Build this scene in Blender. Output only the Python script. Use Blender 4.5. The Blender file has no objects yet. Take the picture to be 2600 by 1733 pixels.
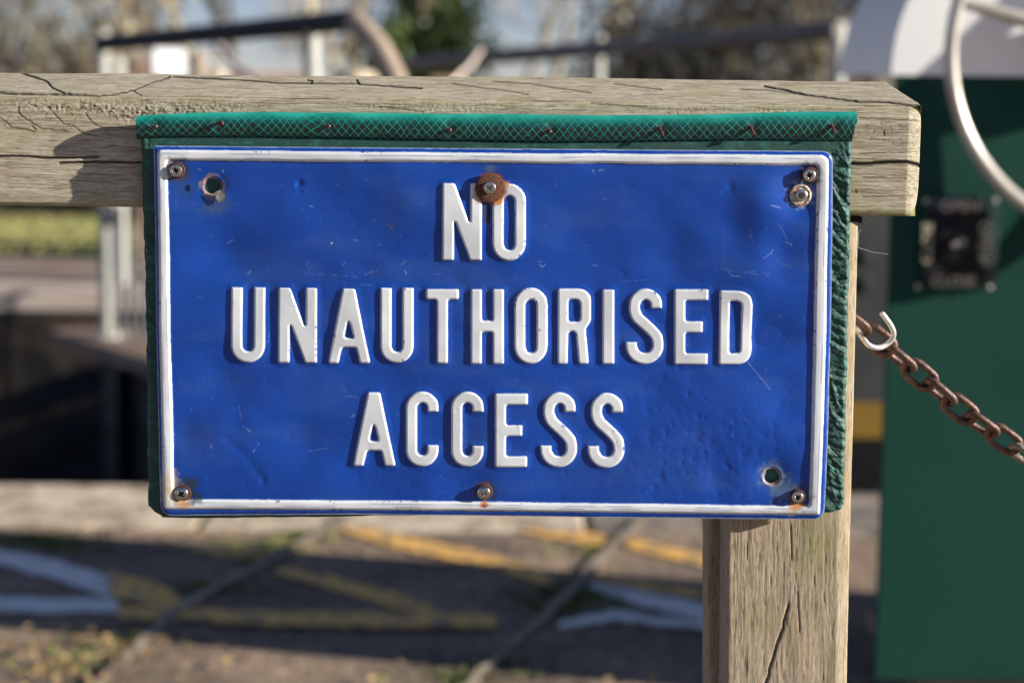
import bpy, bmesh, math, random
import numpy as np
from mathutils import Vector, Matrix
R = math.radians
random.seed(7); rng = np.random.default_rng(11)
SC = bpy.context.scene
COL = SC.collection

# ------------------------------------------------------------------ camera
LENS = 62.0; FPX = LENS/36*2600
CAMLOC = Vector((0, -1.12, 0.95))
CROT = (Matrix.Rotation(R(90-7.0), 3, 'X') @ Matrix.Rotation(R(0.55), 3, 'Z'))
cam = bpy.data.cameras.new('camera'); camo = bpy.data.objects.new('camera', cam); COL.objects.link(camo)
camo.location = CAMLOC; camo.rotation_euler = CROT.to_euler()
cam.lens = LENS; cam.sensor_width = 36; cam.clip_start = 0.05; cam.clip_end = 3000
cam.dof.use_dof = True; cam.dof.focus_distance = 1.118; cam.dof.aperture_fstop = 5.4
SC.camera = camo

# ------------------------------------------------------------------ sky and sun
SUNV = Vector((4.0, -1.0, 1.2)).normalized()        # towards the sun
EL = math.asin(SUNV.z)
w = bpy.data.worlds.new("World"); SC.world = w; w.use_nodes = True
nt = w.node_tree; nt.nodes.clear()
sky = nt.nodes.new('ShaderNodeTexSky'); sky.sky_type = 'NISHITA'; sky.sun_disc = False
sky.sun_elevation = EL; sky.sun_rotation = math.atan2(SUNV.x, SUNV.y)
sky.air_density = 1.0; sky.dust_density = 0.35; sky.ozone_density = 3.0; sky.altitude = 1500
bg = nt.nodes.new('ShaderNodeBackground'); bg.inputs[1].default_value = 0.052
wo = nt.nodes.new('ShaderNodeOutputWorld')
tint = nt.nodes.new('ShaderNodeMix'); tint.data_type = 'RGBA'; tint.blend_type = 'MULTIPLY'; tint.inputs[0].default_value = 1; tint.inputs[7].default_value = (1.20, 1.0, 1.10, 1)
nt.links.new(sky.outputs[0], tint.inputs[6]); nt.links.new(tint.outputs[2], bg.inputs[0]); nt.links.new(bg.outputs[0], wo.inputs[0])
sun = bpy.data.lights.new('sun', 'SUN'); suno = bpy.data.objects.new('sun', sun); COL.objects.link(suno)
sun.energy = 5.0; sun.angle = R(0.5); sun.color = (1.0, 0.95, 0.86)
suno.rotation_euler = SUNV.to_track_quat('Z', 'Y').to_euler()
SC.view_settings.view_transform = 'Standard'; SC.view_settings.look = 'None'
SC.view_settings.exposure = 1.0; SC.view_settings.gamma = 1.0

# ------------------------------------------------------------------ helpers
M3 = np.array(CROT); CL = np.array(CAMLOC)
def raydir(px, py):
    px = np.asarray(px, float); py = np.asarray(py, float)
    d = np.stack([(px-1300)/FPX, -(py-866.5)/FPX, -np.ones_like(px+py)], -1)
    return d @ M3.T
def PA(px, py, Y):
    px, py = np.broadcast_arrays(np.asarray(px, float), np.asarray(py, float))
    d = raydir(px, py); t = (np.asarray(Y, float)-CL[1])/d[..., 1]
    return CL + d*t[..., None]
def P(px, py, Y): return Vector(PA(px, py, Y))
def G(px, py, z=0.0):
    d = raydir(px, py); return Vector(CL + d*((z-CL[2])/d[2]))
def proj(V):
    q = (V-CL) @ M3
    return 1300-FPX*q[..., 0]/q[..., 2], 866.5+FPX*q[..., 1]/q[..., 2]

def tag(o, label=None, cat=None, group=None, kind=None):
    if label: o['label'] = label
    if cat: o['category'] = cat
    if group: o['group'] = group
    if kind: o['kind'] = kind
    return o
def empty(name, loc, label, cat, group=None):
    o = bpy.data.objects.new(name, None); COL.objects.link(o); o.location = loc; o.empty_display_size = .05
    return tag(o, label, cat, group)
def link(name, me, mat, parent=None):
    o = bpy.data.objects.new(name, me); COL.objects.link(o)
    if mat: me.materials.append(mat)
    if parent:
        o.parent = parent
        if parent.parent is None and parent.type == 'EMPTY': o.matrix_parent_inverse = Matrix.Translation(-Vector(parent.location))
    return o
def mesh_np(name, V, F, smooth=True):
    V = np.ascontiguousarray(V, dtype=np.float32); F = np.ascontiguousarray(F, dtype=np.int32)
    me = bpy.data.meshes.new(name); k = F.shape[1]
    me.vertices.add(len(V)); me.vertices.foreach_set('co', V.ravel())
    me.loops.add(F.size); me.loops.foreach_set('vertex_index', F.ravel())
    me.polygons.add(len(F)); me.polygons.foreach_set('loop_start', np.arange(0, F.size, k, dtype=np.int32))
    me.polygons.foreach_set('use_smooth', np.full(len(F), smooth))
    me.update(calc_edges=True); me.validate()
    return me
def add_attr(me, name, arr):
    arr = np.asarray(arr, np.float32)
    if arr.ndim == 1:
        a = me.attributes.new(name, 'FLOAT', 'POINT'); a.data.foreach_set('value', arr)
    else:
        if arr.shape[1] == 3: arr = np.concatenate([arr, np.ones((len(arr), 1), np.float32)], 1)
        a = me.color_attributes.new(name, 'FLOAT_COLOR', 'POINT'); a.data.foreach_set('color', arr.ravel())
class MB:
    def __init__(s): s.v = []; s.f = []
    def add(s, vs, fs):
        n = len(s.v); s.v += [tuple(v) for v in vs]; s.f += [tuple(i+n for i in f) for f in fs]
    def box(s, c, size, rot=None):
        c = Vector(c); h = Vector(size)/2; vs = []
        for x in (-1, 1):
            for y in (-1, 1):
                for z in (-1, 1):
                    v = Vector((x*h.x, y*h.y, z*h.z))
                    if rot: v = rot @ v
                    vs.append(c+v)
        s.add(vs, [(0,1,3,2),(4,6,7,5),(0,4,5,1),(2,3,7,6),(0,2,6,4),(1,5,7,3)])
    def tube(s, pts, r, n=8, cap=True):
        pts = [Vector(p) for p in pts]; N = len(pts)
        rr = r if isinstance(r, (list, tuple)) else [r]*N
        t0 = (pts[1]-pts[0]).normalized(); up = Vector((0, 0, 1)) if abs(t0.z) < .9 else Vector((1, 0, 0))
        a = t0.cross(up).normalized(); vs = []
        for i, p in enumerate(pts):
            t = (pts[min(i+1, N-1)]-pts[max(i-1, 0)]).normalized()
            a = (a-t*a.dot(t)).normalized(); b = t.cross(a)
            for k in range(n):
                an = 2*math.pi*k/n; vs.append(p+(a*math.cos(an)+b*math.sin(an))*rr[i])
        fs = [(i*n+k, i*n+(k+1) % n, (i+1)*n+(k+1) % n, (i+1)*n+k) for i in range(N-1) for k in range(n)]
        if cap: fs += [tuple(range(n-1, -1, -1)), tuple((N-1)*n+k for k in range(n))]
        s.add(vs, fs)
    def lathe(s, c, ax, prof, n=24):
        # prof: list of (radius, distance along ax)
        c = Vector(c); ax = Vector(ax).normalized(); up = Vector((0, 0, 1)) if abs(ax.z) < .9 else Vector((1, 0, 0))
        a = ax.cross(up).normalized(); b = ax.cross(a); vs = []
        for r, d in prof:
            for k in range(n):
                an = 2*math.pi*k/n; vs.append(c+ax*d+(a*math.cos(an)+b*math.sin(an))*r)
        m = len(prof)
        fs = [(i*n+k, i*n+(k+1) % n, (i+1)*n+(k+1) % n, (i+1)*n+k) for i in range(m-1) for k in range(n)]
        fs += [tuple(range(n-1, -1, -1)), tuple((m-1)*n+k for k in range(n))]
        s.add(vs, fs)
    def build(s, name, mat, parent=None, smooth=True, bevel=0):
        me = bpy.data.meshes.new(name); me.from_pydata(s.v, [], s.f); me.update()
        bm = bmesh.new(); bm.from_mesh(me); bmesh.ops.recalc_face_normals(bm, faces=bm.faces)
        if bevel:
            bmesh.ops.bevel(bm, geom=list(bm.edges), offset=bevel, segments=2, affect='EDGES', profile=.6)
        bm.to_mesh(me); bm.free()
        for p in me.polygons: p.use_smooth = smooth
        o = link(name, me, mat, parent)
        if smooth:
            try: me.set_sharp_from_angle(angle=R(40))
            except Exception: pass
        return o

# numpy value noise
_lat = {}
def vnoise(X, Y, sx, sy=None, seed=0):
    sy = sy or sx
    if seed not in _lat: _lat[seed] = np.random.default_rng(seed+100).random((512, 512)).astype(np.float32)
    L = _lat[seed]; x = np.asarray(X)/sx+250.3; y = np.asarray(Y)/sy+250.7
    xi = np.floor(x).astype(int); yi = np.floor(y).astype(int); fx = x-xi; fy = y-yi
    fx = fx*fx*(3-2*fx); fy = fy*fy*(3-2*fy); xi %= 511; yi %= 511
    return (L[yi, xi]*(1-fx)+L[yi, xi+1]*fx)*(1-fy)+(L[yi+1, xi]*(1-fx)+L[yi+1, xi+1]*fx)*fy
def fbm(X, Y, sx, sy=None, seed=0, o=3):
    sy = sy or sx; r = 0; a = 1; t = 0
    for i in range(o): r = r+a*vnoise(X, Y, sx/2**i, sy/2**i, seed+i); t += a; a *= .5
    return r/t
def sst(e0, e1, x):
    t = np.clip((x-e0)/(e1-e0), 0, 1); return t*t*(3-2*t)
def sd_poly(X, Y, pts):
    pts = np.asarray(pts, float); n = len(pts)
    d = np.full(X.shape, 1e12); ins = np.zeros(X.shape, bool); j = n-1
    for i in range(n):
        x1, y1 = pts[j]; x2, y2 = pts[i]; ex, ey = x2-x1, y2-y1; L = ex*ex+ey*ey
        if L < 1e-9: j = i; continue
        wx = X-x1; wy = Y-y1; t = np.clip((wx*ex+wy*ey)/L, 0, 1)
        d = np.minimum(d, (wx-ex*t)**2+(wy-ey*t)**2)
        if y1 != y2: ins ^= ((y1 > Y) != (y2 > Y)) & (X < ex*(Y-y1)/(y2-y1)+x1)
        j = i
    d = np.sqrt(d); return np.where(ins, -d, d)
def d_line(X, Y, pts):
    d = np.full(X.shape, 1e12)
    for (x1, y1), (x2, y2) in zip(pts[:-1], pts[1:]):
        ex, ey = x2-x1, y2-y1; t = np.clip(((X-x1)*ex+(Y-y1)*ey)/(ex*ex+ey*ey+1e-9), 0, 1)
        d = np.minimum(d, (X-x1-ex*t)**2+(Y-y1-ey*t)**2)
    return np.sqrt(d)
def fillet(poly, radii, seg=7):
    out = []; n = len(poly)
    for i in range(n):
        r = radii[i] if isinstance(radii, (list, tuple)) else radii
        p0 = Vector(poly[i-1]); p = Vector(poly[i]); p1 = Vector(poly[(i+1) % n])
        if r <= 0: out.append(tuple(p)); continue
        a = (p0-p).normalized(); b = (p1-p).normalized(); ang = a.angle(b)
        L = min(r/math.tan(ang/2), (p0-p).length*.49, (p1-p).length*.49)
        A = p+a*L; B = p+b*L
        for k in range(seg+1):
            t = k/seg; q = A*(1-t)**2+p*2*t*(1-t)*.98+B*t*t+p*2*t*(1-t)*.02
            out.append(tuple(q))
    return out
def jag(pts, amp, step, seed):
    r = random.Random(seed); out = []
    for (x1, y1), (x2, y2) in zip(pts[:-1], pts[1:]):
        n = max(1, int(math.hypot(x2-x1, y2-y1)/step))
        for k in range(n):
            t = k/n; out.append((x1+(x2-x1)*t+r.uniform(-amp, amp), y1+(y2-y1)*t+r.uniform(-amp, amp)))
    out.append(pts[-1]); return out

# ------------------------------------------------------------------ materials
def new_mat(name):
    m = bpy.data.materials.new(name); m.use_nodes = True
    b = m.node_tree.nodes['Principled BSDF']; return m, m.node_tree, b
def nd(t, typ, **kw):
    n = t.nodes.new(typ)
    for k, v in kw.items():
        if k in n.inputs: n.inputs[k].default_value = v
        else: setattr(n, k, v)
    return n
def ramp(t, fac, stops):
    r = t.nodes.new('ShaderNodeValToRGB'); e = r.color_ramp.elements
    while len(e) < len(stops): e.new(.5)
    for i, (p, c) in enumerate(stops): e[i].position = p; e[i].color = (*c, 1) if len(c) == 3 else c
    t.links.new(fac, r.inputs[0]); return r.outputs[0]
def mixc(t, fac, a, b, mode='MIX'):
    m = t.nodes.new('ShaderNodeMix'); m.data_type = 'RGBA'; m.blend_type = mode
    for s, v in ((m.inputs[0], fac), (m.inputs[6], a), (m.inputs[7], b)):
        if isinstance(v, (int, float)): s.default_value = v
        elif isinstance(v, tuple): s.default_value = (*v[:3], 1)
        else: t.links.new(v, s)
    return m.outputs[2]
def noise(t, scale, vec=None, detail=3, rough=.55, dist=0, mapping=None):
    if vec is None: vec = t.nodes.new('ShaderNodeTexCoord').outputs['Object']
    if mapping:
        mp = t.nodes.new('ShaderNodeMapping'); mp.inputs['Scale'].default_value = mapping
        t.links.new(vec, mp.inputs[0]); vec = mp.outputs[0]
    n = nd(t, 'ShaderNodeTexNoise', Scale=scale, Detail=detail, Roughness=rough, Distortion=dist)
    t.links.new(vec, n.inputs['Vector']); return n.outputs[0]
def bump(t, b, h, strength=.3, dist=.001, chain=None):
    n = nd(t, 'ShaderNodeBump', Strength=strength, Distance=dist); t.links.new(h, n.inputs['Height'])
    if chain is not None: t.links.new(chain, n.inputs['Normal'])
    t.links.new(n.outputs[0], b.inputs['Normal']); return n.outputs[0]
def simple(name, c1, c2=None, rough=.6, metal=0, scale=8, bmp=.2, bd=.002, mapping=None, stops=(.35, .65), spec=.5):
    m, t, b = new_mat(name); c2 = c2 or tuple(x*.7 for x in c1)
    n = noise(t, scale, mapping=mapping, detail=5)
    t.links.new(ramp(t, n, [(stops[0], c2), (stops[1], c1)]), b.inputs['Base Color'])
    b.inputs['Roughness'].default_value = rough; b.inputs['Metallic'].default_value = metal
    b.inputs['Specular IOR Level'].default_value = spec
    if bmp: bump(t, b, noise(t, scale*3, mapping=mapping, detail=4), bmp, bd)
    return m
def wood(name, along, tint=(1, 1, 1), bs=1.0, ms=560):
    m, t, b = new_mat(name)
    s = [1, 1, 1]; s[along] = .07
    fine = noise(t, 2100, mapping=tuple(s), detail=4, rough=.6)
    s2 = [1, 1, 1]; s2[along] = .07
    med = noise(t, ms, mapping=tuple(s2), detail=5, rough=.6, dist=1.2)
    big = noise(t, 22, mapping=(1, 1, 1.6), detail=4)
    tn = lambda c: tuple(a*q for a, q in zip(c, tint))
    base = ramp(t, med, [(.30, tn((.24, .195, .13))), (.48, tn((.43, .37, .265))), (.72, tn((.56, .50, .385)))])
    lines = ramp(t, fine, [(.36, (.42, .42, .40)), (.48, (1, 1, 1))])
    s3 = [1, 1, 1]; s3[along] = .035
    l2 = noise(t, 820, mapping=tuple(s3), detail=3, rough=.6, dist=.6); lines = mixc(t, 1.0, lines, ramp(t, l2, [(.35, (.50, .48, .45)), (.44, (1, 1, 1))]), 'MULTIPLY')
    c = mixc(t, .8, base, lines, 'MULTIPLY')
    alg = ramp(t, big, [(.50, (0, 0, 0)), (.68, (1, 1, 1))])
    c = mixc(t, mixc(t, 1.0, alg, (.4, .4, .4), 'MULTIPLY'), c, tn((.29, .25, .11)))
    at = nd(t, 'ShaderNodeAttribute', attribute_name='crack_dark')
    c = mixc(t, at.outputs['Fac'], c, (.035, .03, .02))
    al = nd(t, 'ShaderNodeAttribute', attribute_name='algae')
    c = mixc(t, al.outputs['Fac'], c, (.20, .215, .055))
    t.links.new(c, b.inputs['Base Color']); b.inputs['Roughness'].default_value = .82
    b.inputs['Specular IOR Level'].default_value = .25
    n1 = bump(t, b, med, .42*bs, .0007); n1 = bump(t, b, l2, .5*bs, .0006, n1); bump(t, b, fine, .5*bs, .0004, n1)
    return m

M = {}
# enamel sign: colour painted per vertex (wear, scratches and rust have their own shapes)
m, t, b = new_mat('sign_enamel')
a = nd(t, 'ShaderNodeAttribute', attribute_name='paint'); sp = noise(t, 900, detail=3)
lf = noise(t, 45, detail=4)
c = mixc(t, .10, a.outputs['Color'], ramp(t, lf, [(.35, (.55, .6, .7)), (.65, (1.2, 1.2, 1.15))]), 'MULTIPLY')
t.links.new(c, b.inputs['Base Color'])
ar = nd(t, 'ShaderNodeAttribute', attribute_name='rgh'); t.links.new(ar.outputs['Fac'], b.inputs['Roughness'])
b.inputs['Specular IOR Level'].default_value = .38
bump(t, b, noise(t, 260, detail=2), .05, .0006); M['enamel'] = m
m, t, b = new_mat('board_paint')
a = nd(t, 'ShaderNodeAttribute', attribute_name='paint')
t.links.new(mixc(t, .5, a.outputs['Color'], ramp(t, noise(t, 500, detail=4), [(.35, (.5, .5, .5)), (.6, (1.25, 1.25, 1.25))]), 'MULTIPLY'), b.inputs['Base Color'])
b.inputs['Roughness'].default_value = .62
bump(t, b, noise(t, 420, detail=4), .18, .0005); M['board'] = m
M['rail'] = wood('rail_wood', 0); M['post'] = wood('post_wood', 2, (.90, .83, .785), .45, 1000)
M['metal'] = simple('zinc_steel', (.62, .60, .56), (.34, .32, .29), .30, 1, 900, .15, .0004)
M['dome'] = simple('stainless_steel', (.62, .6, .57), (.42, .39, .35), .22, 1, 600, .08, .0003)
M['recess'] = simple('dark_recess', (.05, .045, .04), (.02, .02, .02), .6, .3, 900, .2, .0004)
M['rust'] = simple('rust', (.19, .058, .022), (.055, .022, .012), .85, 0, 700, .8, .0012, stops=(.4, .6))
M['rustring'] = simple('rust_ring', (.095, .030, .015), (.028, .013, .010), .8, 0, 900, .5, .0006)
M['chain'] = simple('rusty_chain', (.155, .082, .056), (.060, .036, .029), .46, .35, 260, .5, .0008, stops=(.35, .62))
M['lichen'] = simple('rust_lichen', (.40, .36, .27), (.15, .10, .07), .9, 0, 500, .8, .002)
M['hook'] = simple('galvanised_hook', (.75, .74, .72), (.50, .30, .14), .38, .55, 170, .15, .0004, stops=(.30, .42))
M['nail'] = simple('nail_steel', (.20, .09, .06), (.06, .03, .03), .45, .6, 900, .3, .0005)
# braided hose
m, t, b = new_mat('braided_hose')
uv = nd(t, 'ShaderNodeUVMap', uv_map='UVMap'); sep = t.nodes.new('ShaderNodeSeparateXYZ'); t.links.new(uv.outputs[0], sep.inputs[0])
def math_(op, a, b_=None, c_=None):
    n = t.nodes.new('ShaderNodeMath'); n.operation = op
    for i, v in enumerate((a, b_, c_)):
        if v is None: continue
        if isinstance(v, (int, float)): n.inputs[i].default_value = v
        else: t.links.new(v, n.inputs[i])
    return n.outputs[0]
u, v = sep.outputs[0], sep.outputs[1]
def tri(x):   # distance from nearest line, 0 on line
    f = math_('FRACT', x); return math_('ABSOLUTE', math_('SUBTRACT', f, .5))
l1 = tri(math_('ADD', u, v)); l2 = tri(math_('SUBTRACT', u, v))
near = math_('MAXIMUM', l1, l2)
lines = ramp(t, near, [(.435, (0, 0, 0)), (.475, (1, 1, 1))])
lines = mixc(t, 1.0, lines, ramp(t, noise(t, 130, detail=4), [(.32, (.35, .35, .35)), (.55, (1, 1, 1))]), 'MULTIPLY')
sep2 = nd(t, 'ShaderNodeAttribute', attribute_name='sky_sheen')
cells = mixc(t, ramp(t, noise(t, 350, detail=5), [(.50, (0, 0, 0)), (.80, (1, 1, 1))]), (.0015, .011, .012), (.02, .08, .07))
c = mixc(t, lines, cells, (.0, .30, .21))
sheen_green = mixc(t, ramp(t, noise(t, 60, detail=3), [(.3, (.0, .0, .0)), (.7, (1, 1, 1))]), (.008, .30, .22), (.03, .42, .32))
c = mixc(t, sep2.outputs['Fac'], c, sheen_green)  # paler green towards the top: sky reflection put into the colour
t.links.new(c, b.inputs['Base Color']); b.inputs['Roughness'].default_value = .38
b.inputs['Coat Weight'].default_value = .3; b.inputs['Coat Roughness'].default_value = .15
bump(t, b, lines, .25, .0006); M['hose'] = m
M['hosein'] = simple('hose_inside', (.01, .10, .08), (.005, .04, .035), .5, 0, 300, 0)
M['green'] = simple('green_cabinet_paint', (.009, .053, .037), (.0075, .045, .032), .6, 0, 3, .02, .002, spec=.12)
M['white'] = simple('white_cabinet_paint', (.86, .85, .82), (.80, .80, .78), .35, 0, 4, .02, .002)
M['black'] = simple('black_plastic_and_gap_shade', (.010, .010, .012), (.006, .006, .007), .55, 0, 20, .02, spec=.2)
M['clear_edge'] = simple('grey_cover_rim', (.02, .04, .033), (.015, .03, .025), .25, 0, 30, 0)
M['letter_paint'] = simple('cream_lettering', (.75, .66, .46), (.62, .55, .40), .5, 0, 60, 0)
M['knob'] = simple('pale_knob', (.62, .56, .48), (.5, .45, .4), .3, 0, 50, 0)
M['wheel'] = simple('cream_wheel_paint', (.58, .55, .49), (.42, .38, .32), .3, .2, 14, .12, .004)
M['greypaint'] = simple('grey_steel_paint', (.055, .058, .052), (.035, .036, .033), .5, 0, 4, .05)
M['yellow'] = simple('yellow_paint', (.27, .155, .016), (.21, .115, .012), .5, 0, 6, .1)
M['galv'] = simple('galvanised_post', (.44, .43, .37), (.34, .34, .30), .6, 0, 9, .1)
M['darkrail'] = simple('dark_handrail', (.020, .019, .021), (.012, .012, .013), .75, 0, 9, .1)
M['brownrail'] = simple('brown_handrail', (.20, .175, .145), (.12, .105, .09), .7, 0, 9, .1)
M['tanrail'] = simple('tan_handrail', (.40, .31, .23), (.30, .23, .17), .6, 0, 9, .1)
M['bars'] = simple('baluster_steel', (.10, .11, .115), (.07, .075, .08), .5, .2, 9, .1)
M['beamwood'] = simple('gate_timber', (.30, .20, .135), (.16, .11, .08), .8, 0, 5, .5, .01)
M['lockwall'] = simple('wet_lock_wall', (.10, .065, .035), (.008, .007, .006), .6, 0, 1.6, .6, .05, stops=(.46, .70))
M['stone'] = simple('coping_stone', (.66, .54, .39), (.30, .22, .14), .8, 0, 9, .5, .01, stops=(.36, .58))
M['stone_dark'] = simple('darker_coping_stone', (.40, .31, .22), (.15, .125, .10), .85, 0, 11, .5, .01, stops=(.40, .66))
M['path'] = simple('far_path', (.44, .33, .25), (.30, .20, .13), .85, 0, 2.2, .3, .01)
M['soil'] = simple('leafy_soil', (.13, .07, .045), (.07, .045, .03), .9, 0, 3, .5, .02)
M['brickwall'] = simple('low_brick_wall', (.50, .31, .21), (.33, .20, .14), .85, 0, 6, .4, .01)
M['whitebox'] = simple('white_gloss_board', (.50, .50, .51), (.44, .44, .45), .3, 0, 5, .02)
M['bark'] = simple('bark', (.32, .26, .17), (.18, .14, .09), .9, 0, 6, .6, .02)
M['palebark'] = simple('pale_bark', (.52, .45, .32), (.34, .29, .2), .9, 0, 6, .6, .02)
M['twig'] = simple('brown_twigs', (.40, .33, .24), (.25, .20, .14), .9, 0, 1.2, 0)
M['olive'] = simple('olive_leaves', (.36, .29, .12), (.20, .165, .07), .8, 0, .9, 0)
M['ever'] = simple('evergreen_leaves', (.075, .115, .022), (.022, .038, .010), .6, 0, 1.1, 0)
M['darkbrush'] = simple('dark_hedge_leaves', (.055, .05, .042), (.028, .026, .022), .8, 0, .8, 0)
M['grass'] = simple('grass_blades', (.34, .29, .10), (.24, .26, .08), .8, 0, 1.5, 0, stops=(.4, .6))
M['moss'] = simple('moss', (.20, .22, .05), (.11, .15, .04), .9, 0, 20, .5, .01)
M['leaf'] = simple('fallen_leaf', (.40, .27, .10), (.22, .14, .07), .7, 0, 7, 0)
M['cobweb'] = simple('web_silk', (.6, .6, .6), (.5, .5, .5), .3, 0, 7, 0)
# asphalt / pavement
m, t, b = new_mat('tarmac')
n1 = noise(t, 190, detail=5, rough=.75); n2 = noise(t, 3.0, detail=4)
c = ramp(t, n1, [(.34, (.065, .058, .054)), (.50, (.155, .130, .112)), (.66, (.34, .27, .21))])
c = mixc(t, .85, c, ramp(t, n2, [(.35, (.80, .74, .70)), (.65, (1.85, 1.66, 1.40))]), 'MULTIPLY')
n3 = noise(t, 34, detail=5, rough=.8); c = mixc(t, .8, c, ramp(t, n3, [(.36, (.42, .42, .43)), (.52, (1.35, 1.28, 1.2)), (.68, (3.0, 2.6, 2.0))]), 'MULTIPLY')
t.links.new(c, b.inputs['Base Color']); b.inputs['Roughness'].default_value = .8; b.inputs['Specular IOR Level'].default_value = .3
bump(t, b, n1, .8, .01); M['tarmac'] = m
def paintmat(name, col, hold):
    m, t, b = new_mat(name)
    n1 = noise(t, 26, detail=5, rough=.7); n2 = noise(t, 190, detail=4)
    f = ramp(t, n1, [(hold-.06, (0, 0, 0)), (hold+.06, (1, 1, 1))])
    base = ramp(t, n2, [(.34, (.065, .058, .054)), (.50, (.155, .130, .112)), (.66, (.34, .27, .21))])
    t.links.new(mixc(t, f, base, col), b.inputs['Base Color']); b.inputs['Roughness'].default_value = .7
    bump(t, b, n2, .5, .006); return m
M['paint_white'] = paintmat('worn_white_paint', (.86, .80, .70), .34)
M['paint_yellow'] = paintmat('worn_yellow_paint', (.92, .50, .11), .45)
M['joint'] = simple('joint_mortar', (.42, .33, .23), (.20, .16, .11), .9, 0, 12, .5, .01)
m, t, b = new_mat('canal_water')
t.links.new(ramp(t, noise(t, 2, detail=3), [(.3, (.006, .008, .006)), (.7, (.012, .014, .010))]), b.inputs['Base Color'])
b.inputs['Roughness'].default_value = .08; bump(t, b, noise(t, 5, detail=3), .15, .02); M['water'] = m

# ================================================================== relief builder
def relief(x0, y0, x1, y1, step, sdf, keep_extra=None):
    xs = np.arange(x0, x1+step, step); ys = np.arange(y0, y1+step, step)
    X, Y = np.meshgrid(xs, ys); return X, Y
def clip_grid(X, Y, S, step):
    """keep cells inside S<0 and snap the rim onto the outline"""
    gy, gx = np.gradient(S, step); L = np.sqrt(gx*gx+gy*gy)+1e-6
    use = S < step*.75
    q = use[:-1, :-1] & use[1:, :-1] & use[:-1, 1:] & use[1:, 1:]
    over = np.where(S > -step*.25, S, 0)
    return X-gx/L*over, Y-gy/L*over, q
def quads(H, W):
    i = np.arange(H*W).reshape(H, W)
    return np.stack([i[:-1, :-1], i[1:, :-1], i[1:, 1:], i[:-1, 1:]], -1)
def skirt(F, V, back):
    """add a wall from every open edge straight back (+Y) to give the sheet a thickness"""
    e = np.concatenate([F[:, [0, 1]], F[:, [1, 2]], F[:, [2, 3]], F[:, [3, 0]]])
    key = np.sort(e, 1); _, idx, cnt = np.unique(key, axis=0, return_index=True, return_counts=True)
    b = e[idx[cnt == 1]]; vid = np.unique(b); m = -np.ones(len(V), int); m[vid] = np.arange(len(vid))+len(V)
    V2 = V[vid].copy(); V2[:, 1] = V2[:, 1]+back if np.isscalar(back) else back[vid]
    F2 = np.stack([b[:, 1], b[:, 0], m[b[:, 0]], m[b[:, 1]]], 1)
    return V2, F2, vid
def submesh(name, V, F, attrs, nrm, mat, parent):
    vid, inv = np.unique(F, return_inverse=True); me = mesh_np(name, V[vid], inv.reshape(F.shape))
    for k, a in attrs.items(): add_attr(me, k, a[vid])
    if nrm is not None:
        try: me.normals_split_custom_set_from_vertices(nrm[vid])
        except Exception as ex: print('custom normals', ex)
    return link(name, me, mat, parent)

# ================================================================== THE SIGN
sign = empty('sign', P(1250, 1310, .01), 'blue enamel sign with raised white capitals reading NO UNAUTHORISED ACCESS on the wooden rail', 'sign')

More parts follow.
